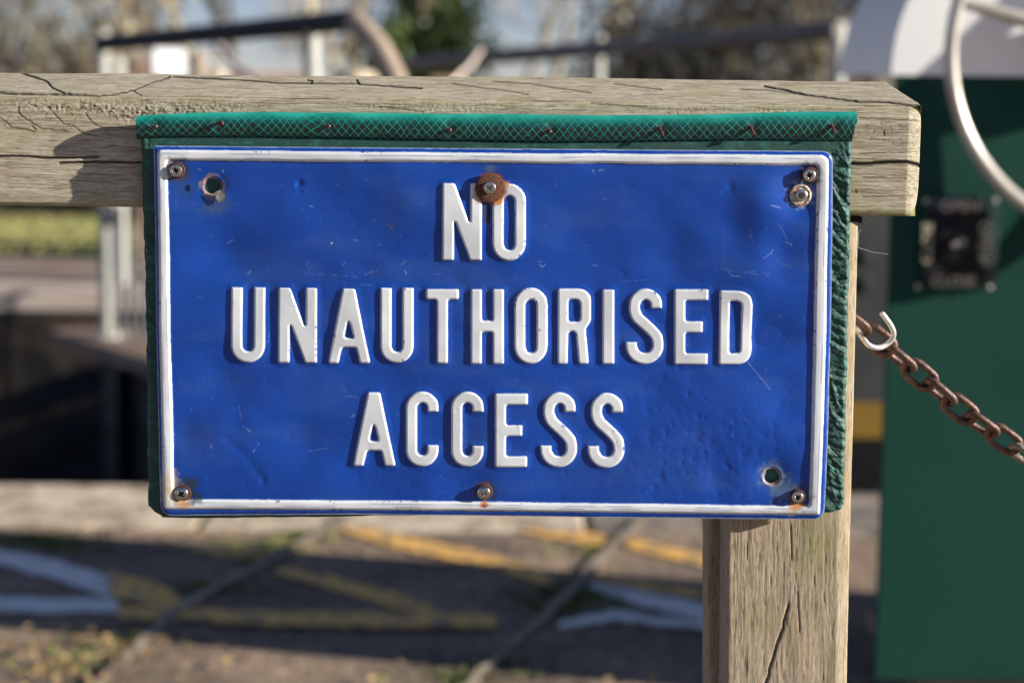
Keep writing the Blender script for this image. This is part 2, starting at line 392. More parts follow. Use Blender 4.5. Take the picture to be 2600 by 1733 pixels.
def arc(cx, cy, rx, ry, a0, a1, n=12):
    return [(cx+rx*math.cos(R(a0+(a1-a0)*k/n)), cy+ry*math.sin(R(a0+(a1-a0)*k/n))) for k in range(n+1)]
def ribbon(path, hw):
    L = []; Rr = []; n = len(path)
    for i in range(n):
        a = Vector(path[max(i-1, 0)]); b_ = Vector(path[min(i+1, n-1)]); t_ = (b_-a).normalized(); nn = Vector((-t_.y, t_.x)); p = Vector(path[i])
        L.append(tuple(p+nn*hw)); Rr.append(tuple(p-nn*hw))
    return L+Rr[::-1]
T = 26.5
def glyph(ch, x0, y0, x1, y1):
    W, H = x1-x0, y1-y0; q = lambda pts: [(x0+a*W, y0+b_*H) for a, b_ in pts]; h = T/2
    if ch == 'I': return [fillet(q([(0, 0), (1, 0), (1, 1), (0, 1)]), 4)], []
    if ch == 'N': return [fillet(q([(0.01, 0), (.30, 0), (.66, .50), (.725, .50), (.725, 0), (1, 0), (1, 1), (.71, 1), (.345, .495), (.29, .50), (.285, 1), (0, 1)]), [4, 5, 5, 3, 4, 4, 4, 5, 6, 3, 4, 4])], []
    if ch == 'A': return [fillet(q([(.35, 0), (.63, 0), (1, 1), (.76, 1), (.675, .785), (.325, .785), (.235, 1), (0, 1)]), [5, 5, 5, 4, 9, 9, 4, 5])], [fillet(q([(.49, .36), (.62, .665), (.37, .665)]), [9, 8, 8])]
    if ch == 'T':
        c = (x0+x1)/2; return [fillet([(x0, y0), (x1, y0), (x1, y0+T-2), (c+h, y0+T-2), (c+h, y1), (c-h, y1), (c-h, y0+T-2), (x0, y0+T-2)], [5, 5, 5, 8, 5, 5, 8, 5])], []
    if ch == 'H':
        m0 = y0+80; m1 = y0+106
        return [fillet([(x0, y0), (x0+T, y0), (x0+T, m0), (x1-T, m0), (x1-T, y0), (x1, y0), (x1, y1), (x1-T, y1), (x1-T, m1), (x0+T, m1), (x0+T, y1), (x0, y1)], [4, 4, 7, 7, 4, 4, 4, 4, 7, 7, 4, 4])], []
    if ch == 'E':
        ma = y0+H*.43; mb = y0+H*.572; xm = x1-W*.17
        return [fillet([(x0, y0), (x1, y0), (x1, y0+T), (x0+T, y0+T), (x0+T, ma), (xm, ma), (xm, mb), (x0+T, mb), (x0+T, y1-T), (x1-2, y1-T), (x1-2, y1), (x0, y1)], [4, 4, 4, 7, 7, 4, 4, 7, 7, 4, 4, 4])], []
    if ch == 'O':
        r = W/2
        o = arc(x0+r, y0+r*1.08, r, r*1.08, 180, 360)+arc(x0+r, y1-r*1.08, r, r*1.08, 0, 180)
        ri = r-T; i = arc(x0+r, y0+T+2+ri*1.1, ri, ri*1.1, 180, 360)+arc(x0+r, y1-T+1-ri*1.1, ri, ri*1.1, 0, 180)
        return [o], [i]
    if ch == 'U':
        r = W/2; pth = [(x0+h, y0), (x0+h, y1-r)]+arc(x0+r, y1-r, r-h, r-h, 180, 0, 16)+[(x1-h, y1-r), (x1-h, y0)]
        return [ribbon(pth, h)], []
    if ch == 'D':
        return [fillet([(x0+2, y0), (x1, y0+2), (x1-3, y1), (x0, y1)], [5, 46, 46, 5], 12)], [fillet([(x0+T, y0+T-1), (x1-T, y0+T), (x1-T-3, y1-T), (x0+T-1, y1-T)], [6, 14, 14, 6])]
    if ch == 'R':
        return [fillet(q([(0.01, 0), (1, 0), (1, .43), (.84, .54), (.93, 1), (.64, 1), (.55, .565), (.31, .565), (.285, 1), (0, 1)]), [5, 36, 26, 10, 5, 5, 15, 15, 5, 5], 10)], [fillet(q([(.315, .135), (.69, .135), (.69, .445), (.315, .445)]), [7, 14, 12, 7])]
    if ch == 'C':
        r = W/2; pth = [(x1-h, y0+50), (x1-h, y0+r)]+arc(x0+r, y0+r, r-h, r-h, 0, -180, 16)+[(x0+h, y1-r)]+arc(x0+r, y1-r, r-h, r-h, 180, 0, 16)+[(x1-h, y1-52)]
        return [ribbon(pth, h)], []
    if ch == 'S':
        s = lambda a, b_: (x0+(a-1138)/320*W, y0+(b_-112)/638*H)
        kx = W/320; ky = H/638
        top = arc(*s(1306, 250), 93*kx, 93*ky, 0, -180, 14); bot = arc(*s(1299, 592), 114*kx, 114*ky, 0, 180, 16)
        ctrl = [s(1213, 250), s(1214, 300), s(1240, 358), s(1306, 418), s(1368, 478), s(1403, 530), s(1413, 592)]
        mid = []
        for i in range(len(ctrl)-1):
            p0 = Vector(ctrl[max(i-1, 0)]); p1 = Vector(ctrl[i]); p2 = Vector(ctrl[i+1]); p3 = Vector(ctrl[min(i+2, len(ctrl)-1)])
            for k in range(1, 5):
                u_ = k/5; mid.append(tuple(.5*((2*p1)+(-p0+p2)*u_+(2*p0-5*p1+4*p2-p3)*u_*u_+(-p0+3*p1-3*p2+p3)*u_**3)))
            mid.append(tuple(p2))
        pth = [s(1399, 275)]+top+mid[:-1]+bot+[s(1185, 567)]
        return [ribbon(pth, h)], []
GL = [('N', 1123.5, 465.5, 1222.5, 659.5), ('O', 1251, 466.5, 1334, 660.5),
      ('U', 588.7, 730, 672.7, 918), ('N', 707.5, 731, 804.5, 919), ('A', 834.5, 732.5, 940, 919.7), ('U', 967.3, 731, 1049.4, 919), ('T', 1082.5, 733.6, 1164, 919.8), ('H', 1196, 734, 1278.5, 921), ('O', 1306.3, 730, 1389.2, 921), ('R', 1416, 733, 1499.5, 921.8), ('I', 1529.7, 735.5, 1558.5, 922.3), ('S', 1588.6, 733, 1684, 923), ('E', 1712.5, 735, 1797.6, 924), ('D', 1825.5, 737.5, 1910.3, 924),
      ('A', 897.5, 995.5, 1004, 1180.5), ('C', 1031.8, 993, 1112.6, 1181), ('C', 1146.4, 993, 1227, 1182), ('E', 1257.2, 998, 1339.2, 1183), ('S', 1372, 995, 1464, 1184), ('S', 1492.5, 997, 1584.5, 1185.5)]

ST = 1.8
xs = np.arange(378, 2128, ST); ys = np.arange(360, 1330, ST); X, Y = np.meshgrid(xs, ys)
OUT = fillet([(389, 370), (640, 372), (1250, 377), (2117, 383.5), (2112, 850), (2094, 1319), (1500, 1313), (900, 1306), (408, 1309), (397, 850)], [6, 0, 0, 30, 0, 32, 0, 0, 34, 0])
WOUT = fillet([(400, 381), (1250, 389), (2104, 394), (2098, 850), (2081, 1305), (1250, 1296), (417, 1291), (406, 850)], [12, 0, 26, 0, 5, 0, 12, 0])
WIN = fillet([(424, 407), (1250, 412), (2076, 419), (2072, 600), (2066, 900), (2054, 1283), (1250, 1274), (443, 1267), (433, 850)], [9, 0, 7, 0, 0, 7, 0, 7, 0])
wob = (vnoise(X, Y, 120, 120, 40)-.5)*3.0
S_out = sd_poly(X, Y, OUT); s_wo = sd_poly(X, Y, WOUT)+wob*.6; s_wi = sd_poly(X, Y, WIN)+wob
S_b = np.maximum(s_wo, -s_wi)
S_L = np.full(X.shape, 99.0); LID = np.full(X.shape, -1)
for gi, (ch, a0, b0, a1, b1) in enumerate(GL):
    i0 = int((a0-26-xs[0])/ST); i1 = int((a1+26-xs[0])/ST)+2; j0 = int((b0-26-ys[0])/ST); j1 = int((b1+26-ys[0])/ST)+2
    x_ = X[j0:j1, i0:i1]; y_ = Y[j0:j1, i0:i1]; outs, holes = glyph(ch, a0, b0, a1, b1)
    s = sd_poly(x_, y_, outs[0])
    for hh in holes: s = np.maximum(s, -sd_poly(x_, y_, hh))
    sp_ = np.pad(s, 1, mode='edge')
    s = (sp_[:-2, 1:-1]+sp_[2:, 1:-1]+sp_[1:-1, :-2]+sp_[1:-1, 2:]+2*s)/6
    cur = S_L[j0:j1, i0:i1]; lid = LID[j0:j1, i0:i1]
    lid[(s < 1.2) & (s < cur)] = gi; S_L[j0:j1, i0:i1] = np.minimum(cur, s)
# heights in metres towards the viewer
mm = .001
h = np.zeros(X.shape)
h += 1.0*mm*(1-sst(-3.6, 3.0, S_L))+.46*mm*(1-sst(-1, 16, S_L))
h += 1.6*mm*(1-sst(-6, 3, S_b))
h += -.12*mm*(1-sst(2, 20, np.abs(S_b)))                    # shallow trough along the frame
h += -.9*mm*(1-sst(-10, 0, -S_out-8))*0
rim = sst(-9, 0, S_out); h -= 1.0*mm*rim
h += (fbm(X, Y, 330, 260, 3, 2)-.5)*5.5*mm+(fbm(X, Y, 105, 90, 9, 2)-.5)*1.0*mm+(fbm(X, Y, 26, 30, 19, 2)-.5)*.05*mm
def gdent(cx, cy, r, d, ax=1.0):
    global h
    R_ = r*4; i0 = max(int((cx-R_-xs[0])/ST), 0); i1 = int((cx+R_-xs[0])/ST)+2; j0 = max(int((cy-R_-ys[0])/ST), 0); j1 = int((cy+R_-ys[0])/ST)+2
    x_ = X[j0:j1, i0:i1]-cx; y_ = Y[j0:j1, i0:i1]-cy
    h[j0:j1, i0:i1] -= d*np.exp(-((x_/r)**2+(y_/(r*ax))**2))
for a_ in [(760, 466, 9, .9*mm), (762, 488, 6, .25*mm), (1854, 476, 12, .55*mm, 1.3), (1838, 487, 7, .3*mm), (538, 472, 30, .35*mm), (2030, 496, 52, 2.6*mm), (1930, 510, 66, -2.3*mm), (1868, 590, 56, 1.5*mm, 1.2), (1988, 640, 46, 1.7*mm, 1.4), (1900, 730, 70, -1.2*mm), (1962, 1207, 44, 2.0*mm), (1880, 1207, 44, -.9*mm, 1.2), (1825, 1212, 34, .7*mm, 1.3), (500, 455, 60, 1.2*mm), (1243, 474, 70, 1.1*mm), (1030, 470, 60, -.6*mm),
           (448, 433, 26, .7*mm), (2050, 445, 26, .6*mm), (462, 1250, 30, .7*mm), (1229, 1250, 22, .45*mm), (2024, 1260, 26, .5*mm), (1243, 474, 50, .5*mm),
           (1582, 695, 9, .25*mm), (668, 1218, 8, .25*mm, 1.6), (1002, 612, 10, .12*mm), (905, 568, 10, .12*mm), (875, 1109, 6, .16*mm), (1160, 715, 20, .2*mm),
           (1580, 1130, 50, .35*mm), (1880, 1215, 30, .35*mm, 1.6), (1990, 1110, 34, -.35*mm, 1.5), (600, 1060, 22, .3*mm, 2.6)]: gdent(*a_)
rd = random.Random(3)
for cx, cy, r0, d0 in [(560, 640, 70, .45), (820, 540, 80, .5), (1450, 560, 90, .6), (1700, 640, 60, .4), (560, 960, 70, .5), (760, 1110, 80, .55), (1000, 960, 60, .25), (1650, 980, 70, .45), (1950, 860, 60, .5), (1180, 1225, 60, .35), (640, 780, 50, .3), (930, 690, 50, .3), (1990, 1020, 50, .4), (470, 1100, 40, .3)]: gdent(cx, cy, r0, d0*3.0*mm, rd.uniform(.7, 1.5))
for k in range(240):
    cx = rd.gauss(1800, 150); cy = rd.gauss(1130, 80)
    if 1470 < cx < 2040 and 940 < cy < 1270: gdent(cx, cy, rd.uniform(3.5, 9), rd.uniform(.04, .17)*mm, rd.uniform(.8, 1.7))
for k in range(170):
    cx = rd.uniform(470, 2040); cy = rd.choice([rd.uniform(430, 720), rd.uniform(930, 990), rd.uniform(1190, 1265), rd.uniform(950, 1260)])
    gdent(cx, cy, rd.uniform(3.5, 9), rd.uniform(.03, .13)*mm, rd.uniform(.7, 1.6))
# crease running down to the small dent at lower left
dl = d_line(X, Y, [(575, 1110), (620, 1150), (650, 1190), (668, 1218)]); side = sst(-6, 6, (X-575)*.75-(Y-1110)*.65)
h -= .22*mm*np.exp(-(dl/12)**2)
h = np.maximum(h, -3.2*mm)
# holes drilled through the plate
S_all = S_out.copy(); HOLES = [(538, 472, 19.5), (1960, 1209, 18)]
for cx, cy, r_ in HOLES:
    an = np.arctan2(Y-cy, X-cx); rr_ = r_*(1+.06*np.sin(3*an+1)+.05*np.sin(5*an))
    dd = np.hypot(X-cx, Y-cy); S_all = np.maximum(S_all, rr_-dd)
    h += .35*mm*np.exp(-((dd-r_-7)/4)**2)-.5*mm*np.exp(-((dd-r_)/5)**2)
# paint
BLUE = np.array([.0060, .054, .315]); WHITE = np.array([.655, .675, .68])
col = np.empty(X.shape+(3,)); col[:] = BLUE
tone = 1+.22*(fbm(X, Y, 260, 200, 21, 3)-.5); col *= tone[..., None]
rgh = np.full(X.shape, .27)+.14*(fbm(X, Y, 60, 18, 31, 3)-.5)
def lay(mask, c):
    global col
    col = col*(1-mask[..., None])+np.array(c)*mask[..., None]
edge_n = (vnoise(X, Y, 9, 9, 50)-.5)*1.6
wm = np.maximum(1-sst(-.2, 1.4, S_L+edge_n*.35), 1-sst(-.2, 1.5, S_b+edge_n*.7)); lay(wm, WHITE)
dirtw = sst(.55, .8, fbm(X, Y, 40, 40, 70, 3)); lay(wm*dirtw*.22, (.50, .47, .40))
# thin blue lines where the white rolls over the ridges
inn = np.minimum(np.minimum(S_b, 0), 0)
bl = np.exp(-((s_wo+8.5)/1.4)**2)*sst(.42, .6, vnoise(X, Y, 70, 70, 61))
bl2 = np.exp(-((-s_wi+6.5)/1.2)**2)*sst(.45, .65, vnoise(X, Y, 55, 55, 62))
lay(np.clip(bl+bl2, 0, 1)*.55*(S_b < 0), BLUE*.9)
chip = sst(.78, .85, vnoise(X, Y, 5, 5, 81))*sst(.55, .7, vnoise(X, Y, 70, 70, 82))*np.exp(-((np.minimum(np.abs(S_L), np.abs(S_b))-2)/3)**2)
lay(chip*wm, BLUE*.7)
lay(sst(-3.2, -1.2, S_out+edge_n)*.75, (.36, .42, .50))
specks = sst(.93, .96, vnoise(X, Y, 4.2, 4.2, 83))*sst(.45, .7, vnoise(X, Y, 120, 120, 84))
lay(specks*(1-wm)*.18, (.35, .42, .55))
lay((1-wm)*.16*sst(.5, .8, fbm(X, Y, 180, 60, 65, 3)), (.06, .12, .30))
def local(cx0, cy0, cx1, cy1, pad=14):
    i0 = max(int((cx0-pad-xs[0])/ST), 0); i1 = min(int((cx1+pad-xs[0])/ST)+2, len(xs)); j0 = max(int((cy0-pad-ys[0])/ST), 0); j1 = min(int((cy1+pad-ys[0])/ST)+2, len(ys))
    return slice(j0, j1), slice(i0, i1)
def scratch(pts, c, w_=1.1, a_=.6, brk=0):
    px_ = [p[0] for p in pts]; py_ = [p[1] for p in pts]; sl = local(min(px_), min(py_), max(px_), max(py_))
    d = d_line(X[sl], Y[sl], pts); mk = np.exp(-(d/(w_*.85))**2)*a_*.33
    if brk: mk = mk*sst(.35, .6, vnoise(X[sl], Y[sl], 6, 6, 90+int(brk)))
    col[sl] = col[sl]*(1-mk[..., None])+np.array(c)*mk[..., None]
LT = (.42, .52, .72); DK = (.008, .03, .16)
for pts, c, w_, a_, k in [
    ([(771, 693), (820, 696), (905, 702)], LT, 1.2, .6, 1), ([(920, 699), (962, 684)], LT, 1.3, .8, 1), ([(915, 722), (945, 723)], LT, 1.2, .5, 1),
    ([(628, 697), (637, 687)], LT, 1.6, .9, 0), ([(576, 618), (590, 609)], LT, 1.6, .7, 0), ([(504, 430), (508, 431)], (.5, .55, .6), 2, .8, 0), ([(565, 432), (566, 437)], (.6, .65, .7), 1.8, .9, 0),
    ([(785, 523), (795, 525)], (.6, .65, .75), 1.8, .8, 2), ([(895, 609), (908, 611)], LT, 1.4, .8, 2), ([(1020, 672), (1030, 662)], LT, 1.3, .7, 0), ([(870, 673), (878, 665)], LT, 1.3, .7, 0),
    ([(779, 675), (782, 663)], LT, 1.1, .6, 0), ([(1029, 687), (1032, 695)], (.6, .65, .75), 1.5, .9, 0), ([(1095, 695), (1125, 696)], LT, 1.2, .5, 2),
    ([(681, 868), (685, 838)], LT, 1.3, .7, 3), ([(1370, 670), (1376, 678), (1384, 672)], (.7, .73, .8), 1.3, .8, 0), ([(1360, 663), (1382, 664)], LT, 1.3, .7, 3),
    ([(1506, 673), (1517, 675)], LT, 1.3, .9, 0), ([(1568, 717), (1600, 713), (1650, 710)], LT, 1.2, .45, 3), ([(1505, 431), (1508, 437)], (.6, .65, .7), 1.6, .9, 0), ([(1521, 433), (1532, 431)], (.6, .65, .7), 1.6, .9, 0),
    ([(1532, 506), (1540, 505)], LT, 1.3, .7, 0), ([(1957, 521), (1980, 527)], (.6, .65, .75), 1.5, .9, 2), ([(1977, 568), (2000, 607)], LT, 1.1, .5, 0), ([(1996, 615), (2008, 619), (2011, 625)], LT, 1.3, .8, 0),
    ([(1963, 633), (1958, 643), (1935, 658)], (.5, .6, .72), 1.6, .7, 2), ([(1958, 643), (1985, 670), (2010, 678)], LT, 1.0, .4, 4), ([(1838, 672), (1836, 560)], LT, 1.0, .28, 4),
    ([(1815, 684), (1880, 690), (1950, 700)], LT, 1.3, .45, 5), ([(1830, 681), (1870, 684), (1955, 695)], LT, 1.2, .4, 5), ([(1850, 690), (1858, 700), (1878, 701)], (.5, .6, .75), 1.3, .8, 0), ([(1900, 597), (1908, 602)], LT, 1.2, .6, 0), ([(1903, 578), (1909, 600)], LT, 1.0, .5, 0),
    ([(1900, 920), (1957, 990)], (.62, .55, .70), 1.1, .8, 0), ([(1925, 1055), (1942, 1110)], LT, 1.0, .4, 2), ([(1628, 1262), (1655, 1235)], LT, 1.1, .5, 3),
    ([(607, 1030), (612, 1055), (620, 1085)], LT, 1.2, .7, 2), ([(628, 1087), (638, 1094)], (.6, .66, .75), 1.6, .9, 0), ([(650, 1115), (657, 1125), (644, 1145)], (.6, .66, .75), 1.8, .7, 2), ([(537, 1128), (538, 1134)], (.6, .66, .75), 1.5, .9, 0),
    ([(777, 1148), (783, 1144), (838, 1135)], LT, 1.1, .6, 2), ([(880, 1005), (905, 1006)], LT, 1.2, .6, 3), ([(893, 1056), (900, 1052)], (.6, .66, .75), 1.6, .9, 0),
    ([(520, 650), (527, 625), (550, 595)], DK, 1.3, .5, 0), ([(548, 652), (590, 668), (620, 676)], DK, 1.3, .45, 0), ([(650, 660), (700, 664), (770, 640), (835, 583), (955, 500)], DK, 1.3, .4, 0), ([(700, 700), (760, 660), (860, 565), (880, 580), (930, 565)], DK, 1.2, .35, 0),
    ([(770, 1190), (850, 1235), (950, 1257), (1080, 1258), (1160, 1250)], DK, 1.4, .4, 0), ([(800, 968), (850, 955)], DK, 1.2, .3, 0), ([(550, 560), (600, 535)], DK, 1.3, .4, 0), ([(1225, 430), (1240, 437), (1380, 440)], DK, 1.2, .3, 0),
    ([(1460, 446), (1465, 520)], DK, 1.2, .3, 0), ([(1650, 438), (1720, 436), (1800, 448)], DK, 1.2, .3, 0), ([(1418, 615), (1455, 588)], DK, 1.3, .35, 0)]:
    scratch(pts, c, w_, a_, k)
for k in range(28):
    cx = rd.uniform(470, 2040); cy = rd.uniform(430, 1260); an = rd.uniform(0, 6.28); L = rd.uniform(1, 9)
    i_ = int((cx-xs[0])/ST); j_ = int((cy-ys[0])/ST)
    if S_L[j_, i_] > 14: scratch([(cx, cy), (cx+L*math.cos(an), cy+L*math.sin(an))], LT, rd.uniform(.9, 1.5), rd.uniform(.3, .75))
# brown smear, rust spots
def blot(cx, cy, r0, r1, c, a_=1, n_=.35, sy=1.0, sc=9):
    sl = local(cx-r1, cy-r1, cx+r1, cy+r1, 8); x_ = X[sl]; y_ = Y[sl]
    d = np.hypot(x_-cx, (y_-cy)/sy)+(fbm(x_, y_, sc, sc, 77, 2)-.5)*r1*n_*2
    mk = (1-sst(r0, r1, d))*a_; col[sl] = col[sl]*(1-mk[..., None])+np.array(c)*mk[..., None]
    rgh[sl] = np.maximum(rgh[sl], mk*.75)
blot(994, 577, 3, 7, (.10, .07, .03), .9); blot(985, 570, 1, 4, (.10, .07, .03), .8); blot(1370, 837, 2, 4.5, (.45, .16, .06), .85); blot(842, 617, 1.5, 3, (.45, .40, .33), .9)
blot(1208, 1128-2, 1, 2, (.3, .1, .05), 0)
for cx, cy, s_ in [(448, 433, 1), (462, 1251, 1), (2024, 1260, 1), (2050, 447, .9), (1230, 1246, .8)]:
    blot(cx+4, cy-2, 22*s_, 44*s_, (.03, .045, .05), .55); blot(cx+2, cy, 15*s_, 26*s_, (.10, .035, .018), .85); blot(cx, cy+4, 14, 20*s_, (.05, .02, .012), .6)
blot(485, 1225, 10, 34, (.015, .035, .04), .75, sy=.8); blot(500, 1262, 6, 22, (.012, .03, .045), .75)
blot(464, 1276, 8, 26, (.62, .30, .08), .75, sy=.7); blot(430, 1235, 8, 40, (.62, .47, .25), .55, sy=1.6)
blot(1231, 1278, 6, 20, (.48, .17, .04), .95, sy=.6, n_=.5); blot(1231, 1283, 2, 10, (.16, .03, .02), .8, sy=.5, n_=.6); blot(1229, 1228, 4, 20, (.24, .085, .03), .7, sy=.5)
blot(2022, 1285, 8, 24, (.56, .23, .05), .8, sy=.5); blot(2005, 1300, 4, 26, (.55, .40, .20), .5, sy=.5); blot(1985, 1240, 14, 50, (.10, .16, .20), .65)
blot(1247, 480, 36, 48, (.30, .09, .03), .8, n_=.12); blot(1262, 507, 6, 20, (.60, .20, .03), .9); blot(1214, 500, 8, 22, (.50, .27, .10), .65); blot(1248, 428, 6, 26, (.12, .16, .13), .5, sy=.5)
blot(1280, 470, 6, 16, (.66, .34, .10), .8); blot(1236, 540, 6, 16, (.012, .014, .03), .85, sy=4, n_=.1)
blot(538, 472, 17, 34, (.33, .20, .12), .9); blot(533, 490, 8, 26, (.33, .24, .16), .7); blot(565, 465, 6, 22, (.015, .02, .03), .7, sy=1.3); blot(548, 520, 10, 60, (.06, .10, .13), .55, sy=.7); blot(470, 480, 10, 40, (.02, .05, .12), .5)
blot(1960, 1209, 16, 31, (.33, .27, .21), .92, n_=.25); blot(1962, 1212, 17, 23, (.36, .16, .07), .85, n_=.4); blot(1962, 1209, 26, 44, (.12, .18, .24), .45)
blot(2033, 496, 24, 40, (.30, .34, .38), .55); blot(427, 425, 3, 18, (.66, .54, .33), .4, sy=2.5)

co = PA(X, Y, 0.0)                    # rim snapped below
Xs, Ys, keep = clip_grid(X, Y, S_all, ST)
co = PA(Xs, Ys, 0.0); co[..., 1] -= h
gy_, gx_ = np.gradient(h, ST/3998.0)
nrm = np.stack([-gx_, -np.ones_like(h), gy_], -1); nrm /= np.linalg.norm(nrm, axis=-1)[..., None]
Hh, Ww = X.shape; Q = quads(Hh, Ww)
V = co.reshape(-1, 3); N_ = nrm.reshape(-1, 3); C_ = col.reshape(-1, 3); Rg = rgh.ravel()
mid_l = LID[:-1, :-1]; mid_b = (S_b[:-1, :-1] < 1.0) & (mid_l < 0)
Fp = Q[keep & (mid_l < 0) & ~mid_b]; Fall = Q[keep]
V2, F2, vid = skirt(Fall, V, .0011)
plate_V = np.concatenate([V, V2]); attrs = {'paint': np.concatenate([C_, np.tile([.02, .05, .16], (len(V2), 1))]), 'rgh': np.concatenate([Rg, np.full(len(V2), .5)])}
nall = np.concatenate([N_, N_[vid]])
plate = submesh('plate', plate_V, np.concatenate([Fp, F2]), attrs, nall, M['enamel'], sign)
brd = submesh('border', plate_V, Q[keep & mid_b], attrs, nall, M['enamel'], plate); brd['label'] = 'raised white border line around the blue plate'
for gi, g in enumerate(GL):
    o = submesh('letter', plate_V, Q[keep & (mid_l == gi)], attrs, nall, M['enamel'], plate)

# torn flap of metal at the upper left hole
mb = MB(); fl = [(548, 486), (560, 482), (571, 490), (573, 500), (566, 512), (557, 514), (550, 505), (546, 494)]
mb.add([P(a, b_, -.0006-(.0005 if i in (2, 3, 4) else 0)) for i, (a, b_) in enumerate(fl)]+[P(a, b_, -.0001) for a, b_ in fl], [tuple(range(8)), tuple(range(15, 7, -1))]+[(i, (i+1) % 8, 8+(i+1) % 8, 8+i) for i in range(8)])
fl2 = [(503, 462), (511, 459), (515, 468), (511, 477), (505, 474)]
mb.add([P(a, b_, -.0007) for a, b_ in fl2]+[P(a, b_, -.0002) for a, b_ in fl2], [tuple(range(5)), tuple(range(9, 4, -1))]+[(i, (i+1) % 5, 5+(i+1) % 5, 5+i) for i in range(5)])
M['bare'] = simple('bare_torn_steel', (.42, .39, .35), (.27, .23, .19), .45, .5, 500, .3, .0005)
mb.build('torn_flap', M['bare'], plate, smooth=False)
# old sunken fixing at the upper right
OF = P(2033, 496, 0)
mb = MB(); mb.lathe(OF+Vector((0, .0008, 0)), (0, -1, 0), [(.0068, 0), (.0070, .0008), (.0060, .0011), (.0056, .0006), (.0040, .0005)], 28)
o1 = mb.build('old_washer', M['rustring'] if False else simple('scaly_washer', (.52, .47, .40), (.33, .13, .05), .5, .4, 420, .6, .0008, stops=(.44, .5)), sign)
mb = MB(); mb.lathe(OF+Vector((.0003, 0, 0)), (0, -1, 0), [(.0036, 0), (.0037, .0010), (.0031, .0014), (.0020, .0013), (.0016, .0008)], 24); mb.build('old_screw', M['metal'], sign)
mb = MB(); mb.lathe(OF+Vector((.0006, -.0008, .0003)), (0, -1, 0), [(.0018, 0), (.0018, .0016)], 10); mb.build('old_screw_recess', M['recess'], sign)

def screw(px, py, r, stand, dome=False, y0=0.0, ang=20, ring=True):
    c = P(px, py, 0); c.y = y0
    if ring:
        mb = MB(); mb.lathe(c+Vector((.0006, .0003, .0003)), (0, -1, 0), [(r*1.28, 0), (r*1.30, .0010), (r*1.18, .0017), (r*.9, .0018)], 28)
        ro = mb.build('seal_ring', M['rustring'], sign)
    n = 40; g = np.linspace(-1, 1, n); U, Vv = np.meshgrid(g, g)
    # square -> disc mapping, recess cut as a height dip
    xx = U*np.sqrt(1-Vv*Vv/2); yy = Vv*np.sqrt(1-U*U/2); rr_ = np.hypot(xx, yy)
    hh = (.34*r*np.sqrt(np.clip(1-rr_**2*.92, 0, 1)) if dome else .10*r*np.sqrt(np.clip(1-rr_**4*.99, 0, 1)))
    ca, sa = math.cos(R(ang)), math.sin(R(ang)); ux = np.abs(xx*ca+yy*sa); uy = np.abs(-xx*sa+yy*ca)
    cross = np.maximum((1-sst(.10, .17, np.minimum(ux, uy)))*(1-sst(.40, .52, np.maximum(ux, uy))), 1-sst(.18, .30, rr_))
    hh = hh-cross*r*.55
    dg = np.minimum(np.abs(xx*ca+yy*sa-(-xx*sa+yy*ca)), np.abs(xx*ca+yy*sa+(-xx*sa+yy*ca)))
    if not dome: hh = hh-(1-sst(.03, .07, dg))*(1-sst(.5, .6, rr_))*r*.10
    top = np.stack([c.x+xx*r, c.y-stand-hh, c.z+yy*r], -1).reshape(-1, 3)
    F = quads(n, n).reshape(-1, 4)
    V2, F2, _ = skirt(F, top, stand*1.0)
    me = mesh_np('screw', np.concatenate([top, V2]), np.concatenate([F, F2])); 
    o = link('screw', me, M['dome'] if dome else M['metal'], sign)
    try: me.set_sharp_from_angle(angle=R(50))
    except Exception: pass
    return o
screw(448, 433, .0039, .0028, ang=15); screw(2053, 445, .0039, .0028, ang=5); screw(2023, 1260, .0037, .0028, ang=35)
screw(462, 1251, .0044, .0024, True, ang=35); screw(1228, 1248, .0042, .0026, True, ang=40)
# big rusty penny washer between N and O
wc = P(1245, 477, 0); mb = MB()
mb.lathe(Vector((wc.x, -.0013, wc.z)), (0, -1, 0), [(.0090, 0), (.0094, .0004), (.0094, .0014), (.0089, .0018), (.004, .0017)], 56)
mb.build('washer', M['rust'], sign)
screw(1243, 476, .0038, .0024, y0=-.0030, ang=30, ring=False)

